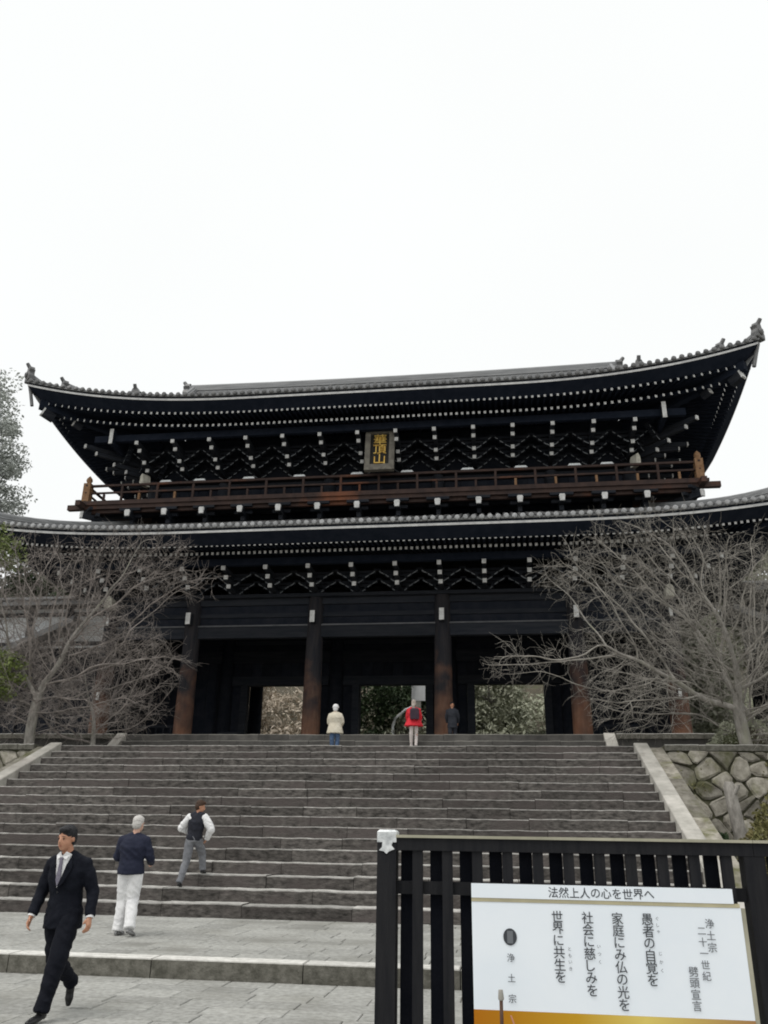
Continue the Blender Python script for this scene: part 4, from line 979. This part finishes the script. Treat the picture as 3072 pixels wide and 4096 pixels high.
# ------------------------------------------------------------------ people
def remeshed(mb, name, m, voxel, smooth=4):
    me = mb.mesh(name, m); o = bpy.data.objects.new(name, me); COL.objects.link(o)
    a = o.modifiers.new('r', 'REMESH'); a.mode = 'VOXEL'; a.voxel_size = voxel
    s_ = o.modifiers.new('s', 'SMOOTH'); s_.factor = .5; s_.iterations = smooth
    dg = bpy.context.evaluated_depsgraph_get(); dg.update(); out = bpy.data.meshes.new_from_object(o.evaluated_get(dg)); bpy.data.objects.remove(o); bpy.data.meshes.remove(me)
    out.name = name; out.materials.clear(); out.materials.append(m)
    out.polygons.foreach_set('use_smooth', [True]*len(out.polygons)); out.update(); return out
from mathutils import noise as mnoise
def wrinkle(me, amp, freq, seed):
    me.update(); o_ = V0((seed*3.1, seed*1.7, 0)); nv = [v.normal.copy() for v in me.vertices]
    for v, n_ in zip(me.vertices, nv):
        p = v.co; a = mnoise.noise(V0((p.x*freq, p.y*freq, (p.z+.6*p.x)*freq*1.7))+o_); c_ = mnoise.noise(V0((p.x*freq*2.3, p.y*freq*2.3, (p.z-.5*p.x)*freq*3))+o_)
        v.co = p+n_*amp*((1-abs(a)*2.2)+.5*c_)
    me.update(); return me
V0 = Vector
def fig(col, rough=.85, c2=None, bump=.3): return mat('figure_surface', col, c2, 14, rough, bump, 30)
skin_m = mat('skin', (.42, .205, .125), (.50, .265, .175), 10, .55); skin_lt = mat('skin_light', (.60, .38, .29), (.55, .33, .25), 10, .55)
V = Vector
def lerp(a, c, t): return V(a)*(1-t)+V(c)*t
def limb(mb, pts, radii, n=12, squash=None, side=None):
    mb.tube(pts, radii, n, 0, squash=squash, side=side)
    mb.ball(pts[0], radii[0]*.98, 10, 7); mb.ball(pts[-1], radii[-1]*.98, 10, 7)
    for p, r_ in zip(pts[1:-1], radii[1:-1]): mb.ball(p, r_*.985, 10, 7)
def hand(mb, wrist, direc, palm_n, s=1.0, curl=.5, thumb=1):
    """palm, four bent fingers and a thumb leaving the side of the palm"""
    d = V(direc).normalized(); nrm = V(palm_n); nrm = (nrm-d*nrm.dot(d)).normalized(); sd_ = d.cross(nrm)*thumb; w_ = V(wrist)
    mb.tube([w_-d*.02*s, w_+d*.02*s, w_+d*.085*s], [.026*s, .036*s, .040*s], 10, squash=.5, side=sd_)
    for k, (o_, L_) in enumerate(((.030, .070), (.010, .078), (-.010, .072), (-.029, .056))):
        p = w_+d*.08*s+sd_*o_*s; q = p+(d*.8+nrm*.45*curl).normalized()*L_*.5*s; t = q+(d*.35+nrm*curl*1.2).normalized()*L_*.55*s
        mb.tube([p, q, t], [.0095*s, .009*s, .0075*s], 7); mb.ball(t, .0075*s, 6, 5); mb.ball(q, .009*s, 6, 5)
    p = w_+d*.025*s+sd_*.03*s; q = p+(d*.5+sd_*.55+nrm*.35).normalized()*.035*s; t = q+(d*.85+nrm*.35).normalized()*.032*s
    mb.tube([p, q, t], [.0125*s, .011*s, .009*s], 7); mb.ball(t, .009*s, 6, 5); mb.ball(q, .011*s, 6, 5)
def head(mb, c, R, s=1.0):
    """skull, jaw, nose, ears; face looks along -y of R"""
    c = V(c)
    def P(x, y, z): return c+R @ V((x*s, y*s, z*s))
    mb.ball(P(0, .012, .03), (.074*s, .092*s, .088*s), 16, 12, R=R); mb.ball(P(0, -.02, -.035), (.062*s, .072*s, .075*s), 14, 10, R=R); mb.ball(P(0, -.045, -.082), (.036*s, .036*s, .028*s), 10, 8, R=R)
    mb.tube([P(0, -.088, .012), P(0, -.103, -.015), P(0, -.098, -.03)], [.008*s, .012*s, .014*s], 8); mb.ball(P(0, -.10, -.026), .014*s, 8, 6)
    mb.ball(P(0, -.082, -.058), (.022*s, .012*s, .010*s), 8, 6, R=R)
    for q in (-1, 1):
        mb.ball(P(q*.077, .012, -.008), (.010*s, .02*s, .030*s), 8, 6, R=R); mb.ball(P(q*.032, -.074, .022), (.02*s, .014*s, .008*s), 8, 6, R=R)
def person(label, base, J, spec, voxel=.012):
    off = V(spec.get('off', (0, 0, 0))); J = {k: V(v)+off for k, v in J.items()}
    root = tag(empty('person', V(base)+off), label, 'person'); s = spec.get('s', 1.0); hd = Euler(spec.get('head_rot', (0, 0, 0))).to_matrix()
    side = V(spec['side']).normalized(); g = lambda k: V(J[k]); skin = spec.get('skin', skin_m)
    # body: one continuous surface
    mb = MB(); head(mb, g('head'), hd, s)
    limb(mb, [g('neck'), lerp(J['neck'], J['head'], .8)], [.058*s, .052*s])
    mb.tube([g('pelvis')-V((0, 0, .06)), g('pelvis'), g('waist'), g('chest'), lerp(J['chest'], J['neck'], .7), g('neck')], [.12*s, .15*s, .135*s, .165*s, .12*s, .06*s], 16, squash=[.75, .75, .7, .66, .66, 1], side=side)
    for q in 'RL':
        limb(mb, [g('sh'+q), g('el'+q), g('wr'+q)], [.052*s, .040*s, .027*s])
        d = (g('wr'+q)-g('el'+q)).normalized(); hdn = spec.get('hand'+q, d); hand(mb, g('wr'+q), hdn, spec.get('palm'+q, side*(-1 if q == 'R' else 1)*-1), s, .6, 1 if q == 'R' else -1)
        limb(mb, [g('hip'+q), g('kn'+q), g('an'+q)], [.082*s, .058*s, .038*s])
    ob('body', remeshed(mb, 'body', skin, min(voxel, .010), 3), root)
    fwd_ = V(spec['fwd']).normalized()
    # eyes and mouth
    if spec.get('face'):
        c = g('head'); P = lambda x, y, z: c+hd @ V((x*s, y*s, z*s))
        for q in (-1, 1):
            mb = MB(); mb.ball(P(q*.031, -.0795, .006), (.011*s, .006*s, .006*s), 8, 6, R=hd); ob('eye', mb.mesh('eye', dark_m), root)
            mb = MB(); mb.tube([P(q*.016, -.091, .026), P(q*.034, -.089, .031), P(q*.05, -.079, .027)], [.003*s, .0035*s, .002*s], 6); ob('eyebrow', mb.mesh('eyebrow', dark_m), root)
        mb = MB(); mb.tube([P(-.02, -.091, -.060), P(0, -.0955, -.059), P(.02, -.091, -.060)], [.0025*s, .004*s, .0025*s], 6); ob('mouth', mb.mesh('mouth', mat('lips', (.33, .12, .09))), root)
    # trousers
    mb = MB(); mb.tube([g('pelvis')-V((0, 0, .07)), g('pelvis'), lerp(J['pelvis'], J['waist'], .8)], [.148*s, .160*s, .148*s], 18, squash=.74, side=side)
    tr = spec.get('tr', (.098, .078, .062))
    for q in 'RL':
        kn, an, hp = g('kn'+q), g('an'+q), g('hip'+q)
        limb(mb, [hp, lerp(hp, kn, .5), kn, lerp(kn, an, .5)], [tr[0]*s, (tr[0]*.55+tr[1]*.45)*s, tr[1]*s, (tr[1]*.45+tr[2]*.55)*s], 14)
        mb.tube([lerp(kn, an, .45), lerp(kn, an, .8), an+(an-kn).normalized()*.02], [(tr[1]*.5+tr[2]*.5)*s, tr[2]*s, tr[2]*1.06*s], 14)
    ob('trousers', wrinkle(remeshed(mb, 'trousers', spec['trousers'], voxel), .009, 7, 1), root)
    # shoes
    for q in 'RL':
        an, to = g('an'+q), g('to'+q); d = (to-an); dn = d.normalized(); he = an-V((dn.x, dn.y, 0))*.045-V((0, 0, .047*s)); to = to-V((0, 0, .017*s)); mb = MB()
        sdv = dn.cross(V((0, 0, 1))) if abs(dn.z) < .9 else side
        mb.tube([he, lerp(he, to, .3), lerp(he, to, .7), to], [.034*s, .042*s, .046*s, .03*s], 10, squash=.72, side=sdv); mb.ball(he, .036*s, 8, 6); mb.ball(to, .03*s, 8, 6); mb.tube([an+V((0, 0, .02)), he+dn*.045], [.042*s, .042*s], 10)
        ob('shoe', remeshed(mb, 'shoe', spec['shoes'], .009), root)
    # jacket / coat
    mb = MB(); fl = spec.get('flare', 1.0); hem = spec.get('hem', .06); pel = g('pelvis')-V((0, 0, hem))+V(spec.get('hemshift', (0, 0, 0)))
    w_ = spec.get('bulk', 1.0)
    mb.tube([pel, lerp(pel, J['waist'], .5), g('waist'), g('chest'), lerp(J['chest'], J['neck'], .55), lerp(J['chest'], J['neck'], .92)], [.185*s*fl*w_, .178*s*w_*(fl*.5+.5), .166*s*w_, .196*s*w_, .165*s*w_, .085*s], 22, squash=[.74, .74, .70, .68, .62, .8], side=side)
    sl = MB() if spec.get('sleeves') else mb
    for q in 'RL':
        sh, el, wr = g('sh'+q)-V((0, 0, .022*s)), g('el'+q), g('wr'+q); k = spec.get('sleeve_r', 1.0)
        mb.tube([lerp(J['chest'], J['neck'], .86), lerp(lerp(J['chest'], J['neck'], .8), sh, .55), sh], [.075*s, .072*s, .066*s], 12)
        limb(sl, [lerp(J['chest'], sh, .6), sh, lerp(sh, el, .5), el], [.075*s, .069*s*min(k, 1.1), .066*s*k, .059*s*k], 14)
        sl.tube([el, lerp(el, wr, .6), lerp(el, wr, .94)], [.059*s*k, .050*s*k, .046*s*k], 14); sl.ball(el, .058*s*k, 10, 8)
    ob(spec.get('top_name', 'jacket'), wrinkle(remeshed(mb, 'jacket', spec['top'], voxel), .009, 6, 2), root)
    if spec.get('sleeves'): ob('sleeves', wrinkle(remeshed(sl, 'sleeves', spec['sleeves'], voxel), .010, 9, 3), root)
    # hair
    c = g('head'); P = lambda x, y, z: c+hd @ V((x*s, y*s, z*s)); mb = MB(); hair = spec.get('hair_style', 'short')
    mb.ball(P(0, .020, .052), (.082*s, .094*s, .080*s), 16, 12, R=hd); mb.ball(P(0, .045, .0), (.078*s, .068*s, .085*s), 14, 10, R=hd)
    mb.ball(P(.01, -.045, .088), (.062*s, .045*s, .032*s), 12, 8, R=hd)
    for q in (-1, 1): mb.ball(P(q*.066, .022, .03), (.018*s, .034*s, .048*s), 8, 6, R=hd)
    if hair == 'long': mb.tube([P(0, .06, .02), P(0, .085, -.08), P(0, .085, -.2)], [.07*s, .075*s, .05*s], 12, squash=.6, side=hd @ V((1, 0, 0)))
    if hair == 'hat':
        mb = MB(); mb.ball(P(0, .01, .06), (.105*s, .115*s, .09*s), 16, 10, R=hd); mb.tube([P(0, .01, .03), P(0, .01, .045)], [.13*s, .11*s], 16); mb.ball(P(0, .05, -.02), (.09*s, .075*s, .10*s), 12, 8, R=hd)
    ob('hat' if hair == 'hat' else 'hair', wrinkle(remeshed(mb, 'hair', spec['hair'], .009, 2), .005, 26, 4), root)
    return root
dark_m = mat('dark_eye', (.012, .010, .010), rough=.35)
suit = mat('navy_suit_cloth', (.0035, .0045, .009), (.0075, .009, .015), 10, .8, .6, 16, spec=.15)
suit_t = mat('suit_trouser_cloth', (.003, .004, .008), (.006, .007, .012), 10, .8, .6, 16, spec=.15)
blackshoe = mat('black_leather', (.012, .012, .013), None, rough=.35); blackhair = mat('black_hair', (.008, .008, .010), (.018, .018, .02), 60, .5, .5, 120)
white_cl = mat('white_cloth', (.74, .74, .74), (.66, .66, .67), 8, .85, .4, 18); greyhair = mat('white_hair', (.60, .58, .55), (.46, .44, .42), 60, .7, .5, 120)
navy = mat('navy_jacket_cloth', (.008, .011, .028), (.015, .018, .038), 6, .8, .5, 12); greycl = mat('grey_trouser_cloth', (.13, .135, .15), (.20, .205, .22), 6, .85, .4, 18)
blackcl = mat('black_vest_cloth', (.010, .011, .017), (.018, .02, .03), 8, .8, .4); cream = mat('cream_coat_cloth', (.55, .50, .40), (.62, .58, .49), 6, .85, .4)
jean = mat('blue_denim', (.045, .085, .17), (.09, .14, .24), 10, .85, .3); red = mat('red_coat_cloth', (.52, .018, .03), (.62, .03, .045), 6, .8, .4)
palelegs = mat('pale_stocking', (.58, .52, .50), (.64, .59, .57), 8, .8); brownhair = mat('brown_hair', (.035, .018, .010), (.06, .03, .016), 60, .55, .5, 120)
darkcl = mat('charcoal_coat_cloth', (.022, .025, .034), (.035, .038, .048), 8, .85); bagm = mat('dark_bag', (.03, .018, .03), (.05, .03, .045), 8, .7)

# man in a dark suit walking towards the viewer, left foreground
SMO = V((.10, -.20, 0))
sm = person('man in dark suit, white shirt and tie striding across the paving in the left foreground', (.47, -7.9, 0),
    dict(head=(.435, -7.985, 1.575), neck=(.45, -7.935, 1.44), chest=(.455, -7.90, 1.24), waist=(.46, -7.88, 1.06), pelvis=(.47, -7.88, .93),
         shR=(.265, -7.86, 1.355), elR=(.195, -7.86, 1.085), wrR=(.185, -7.98, .865), shL=(.64, -7.90, 1.355), elL=(.735, -7.86, 1.09), wrL=(.775, -7.95, .865),
         hipR=(.385, -7.87, .90), knR=(.40, -7.80, .49), anR=(.44, -7.46, .235), toR=(.445, -7.47, .065),
         hipL=(.555, -7.89, .90), knL=(.555, -8.05, .50), anL=(.53, -8.17, .105), toL=(.52, -8.37, .045)),
    dict(side=(1, -.05, 0), fwd=(0, -1, 0), head_rot=(.10, 0, -.22), trousers=suit_t, shoes=blackshoe, top=suit, hair=blackhair, face=True, hem=.17, flare=1.06, bulk=.98, tr=(.108, .086, .064),
         palmR=(1, .2, 0), palmL=(-1, .2, 0), off=SMO), .011)
# shirt front, collar and tie, lapels
def strip(name, pts, m, parent, t=.006):
    mb = MB(); n = len(pts); fr = [V(p)+SMO for p in pts]; bk = [p+V((0, .02, 0)) for p in fr]; mb.add(fr+bk, [tuple(range(n)), tuple(range(2*n-1, n-1, -1))]+[(k, (k+1) % n, n+(k+1) % n, n+k) for k in range(n)]); return ob(name, mb.mesh(name, m), parent)
strip('shirt_front', [(.375, -8.018, 1.425), (.45, -8.045, 1.42), (.525, -8.015, 1.43), (.50, -8.052, 1.30), (.445, -8.062, 1.12), (.405, -8.052, 1.27)], white_cl, sm)
for q, pts in ((0, [(.385, -8.03, 1.425), (.425, -8.055, 1.455), (.448, -8.064, 1.405), (.405, -8.058, 1.385)]), (1, [(.525, -8.02, 1.43), (.485, -8.05, 1.455), (.452, -8.064, 1.405), (.495, -8.056, 1.385)])): strip('shirt_collar', pts, white_cl, sm)
strip('tie', [(.432, -8.066, 1.405), (.468, -8.066, 1.405), (.462, -8.068, 1.375), (.472, -8.072, 1.20), (.447, -8.076, 1.14), (.425, -8.072, 1.20), (.438, -8.068, 1.375)], mat('grey_tie', (.13, .12, .16), (.20, .19, .23), 30, .6), sm)
strip('lapel', [(.36, -8.02, 1.41), (.395, -8.058, 1.34), (.435, -8.076, 1.13), (.40, -8.066, 1.17), (.345, -8.045, 1.30)], suit, sm); strip('lapel', [(.535, -8.01, 1.415), (.51, -8.055, 1.34), (.45, -8.076, 1.12), (.50, -8.066, 1.17), (.56, -8.04, 1.30)], suit, sm)
mb = MB(); mb.ball((.455, -8.055, 1.085), .009, 8, 6); ob('button', mb.mesh('button', blackshoe), sm, SMO)
for wr, el in (((.185, -7.98, .865), (.195, -7.86, 1.085)), ((.775, -7.95, .865), (.735, -7.86, 1.09))):
    mb = MB(); d_ = (V(wr)-V(el)).normalized(); mb.tube([V(wr)+SMO-d_*.03, V(wr)+SMO+d_*.006], [.038, .037], 12); ob('shirt_cuff', mb.mesh('shirt_cuff', white_cl), sm)
# old man with white hair, seen from behind
H = H1
person('white-haired man in navy jacket and white trousers walking towards the stairs', (-.84, -3.28, H),
    dict(head=(-.815, -3.27, H+1.585), neck=(-.835, -3.29, H+1.44), chest=(-.845, -3.30, H+1.25), waist=(-.85, -3.29, H+1.06), pelvis=(-.85, -3.28, H+.92),
         shL=(-1.035, -3.29, H+1.36), elL=(-1.11, -3.24, H+1.10), wrL=(-1.0, -3.03, H+1.04), shR=(-.655, -3.29, H+1.36), elR=(-.575, -3.24, H+1.09), wrR=(-.64, -3.02, H+1.02),
         hipL=(-.94, -3.28, H+.89), knL=(-.945, -3.22, H+.48), anL=(-.95, -3.28, H+.085), toL=(-.955, -3.06, H+.04),
         hipR=(-.76, -3.28, H+.89), knR=(-.775, -3.26, H+.49), anR=(-.70, -3.44, H+.13), toR=(-.69, -3.27, H+.04)),
    dict(side=(1, 0, 0), fwd=(0, 1, 0), head_rot=(.05, 0, math.pi-.25), trousers=white_cl, shoes=mat('white_sneaker', (.45, .45, .45), (.05, .05, .05), 25, .7), top=navy, hair=greyhair, hem=.06, bulk=1.12, flare=1.02, sleeve_r=1.15, tr=(.110, .090, .076), skin=skin_lt,
         palmL=(1, 0, -.3), palmR=(-1, 0, -.3)), .012)
# visitor on the steps, white sleeves under a black vest
Z3 = H1+2*RIS
person('visitor with white sleeves, black vest and grey trousers climbing the lower steps', (-1.35, .8, Z3),
    dict(head=(-1.27, .84, Z3+1.52), neck=(-1.30, .83, Z3+1.40), chest=(-1.315, .82, Z3+1.22), waist=(-1.33, .83, Z3+1.04), pelvis=(-1.345, .84, Z3+.91),
         shL=(-1.47, .83, Z3+1.33), elL=(-1.65, .88, Z3+1.10), wrL=(-1.48, 1.02, Z3+1.02), shR=(-1.15, .83, Z3+1.33), elR=(-.99, .82, Z3+1.08), wrR=(-1.12, .95, Z3+.90),
         hipL=(-1.42, .84, Z3+.89), knL=(-1.45, .80, Z3+.48), anL=(-1.50, .66, Z3+.10), toL=(-1.51, .80, Z3+.04),
         hipR=(-1.27, .84, Z3+.89), knR=(-1.24, 1.12, Z3+.62), anR=(-1.22, 1.17, Z3+RIS+.09), toR=(-1.22, 1.36, Z3+RIS+.04)),
    dict(side=(1, 0, 0), fwd=(0, 1, 0), head_rot=(.25, 0, math.pi*.62), trousers=greycl, shoes=blackshoe, top=blackcl, sleeves=white_cl, top_name='vest', hair=brownhair, hem=.03, bulk=.92, flare=.98, sleeve_r=1.25, tr=(.096, .076, .062),
         palmL=(1, 0, 0), palmR=(-1, 0, 0)), .013)
# woman in cream coat on the landing
def standing(label, x, y, z, h, spec, stance=.09, arms=.0):
    k = h/1.70; J = dict(head=(x, y, z+1.575*k), neck=(x, y-.02*k, z+1.44*k), chest=(x, y-.02*k, z+1.24*k), waist=(x, y, z+1.06*k), pelvis=(x, y, z+.93*k))
    for q, sx in (('L', -1), ('R', 1)):
        J.update({'sh'+q: (x+sx*.19*k, y, z+1.35*k), 'el'+q: (x+sx*.24*k, y+.04, z+1.09*k), 'wr'+q: (x+sx*(.21-arms)*k, y+.14+arms, z+.88*k+arms), 'hip'+q: (x+sx*.085*k, y, z+.90*k), 'kn'+q: (x+sx*.09*k, y+.05*sx, z+.49*k),
                  'an'+q: (x+sx*stance*k, y-.06*sx, z+.085*k), 'to'+q: (x+sx*stance*k, y-.06*sx+.18*k, z+.035)})
    sp_ = dict(side=(1, 0, 0), fwd=(0, 1, 0), head_rot=(0, 0, math.pi), s=k, palmL=(1, 0, 0), palmR=(-1, 0, 0)); sp_.update(spec); return person(label, (x, y, z), J, sp_, .015)
standing('person in white hat, cream coat and blue jeans at the top of the stairs', -.50, 11.25, ZT, 1.60, dict(trousers=jean, shoes=white_cl, top=cream, top_name='coat', hair=white_cl, hair_style='hat', hem=.22, flare=1.3, bulk=1.25, sleeve_r=1.3, skin=skin_lt), arms=.06)
rw = standing('person in bright red coat with pale stockings at the top of the stairs', 2.08, 12.0, ZT+RU, 1.60, dict(trousers=palelegs, shoes=blackshoe, top=red, top_name='coat', hair=mat('pale_hair', (.45, .40, .36), (.3, .26, .22), 40), hair_style='long', hem=.16, flare=1.7, bulk=1.15, sleeve_r=1.1, tr=(.085, .062, .048), skin=skin_lt))
mb = MB(); mb.box(-.15, .15, -.08, .08, -.2, .17, ch=.05); tag(ob('backpack', mb.mesh('backpack', bagm), None, (2.13, 11.80, ZT+RU+1.13)), 'small dark backpack worn over the bright red coat', 'backpack')
standing('dark-clothed person standing beside the column right of the central doorway', 3.18, 16.2, ZP, 1.66, dict(trousers=darkcl, shoes=blackshoe, top=darkcl, top_name='coat', hair=blackhair, hem=.25, flare=1.1, head_rot=(0, 0, .3)))
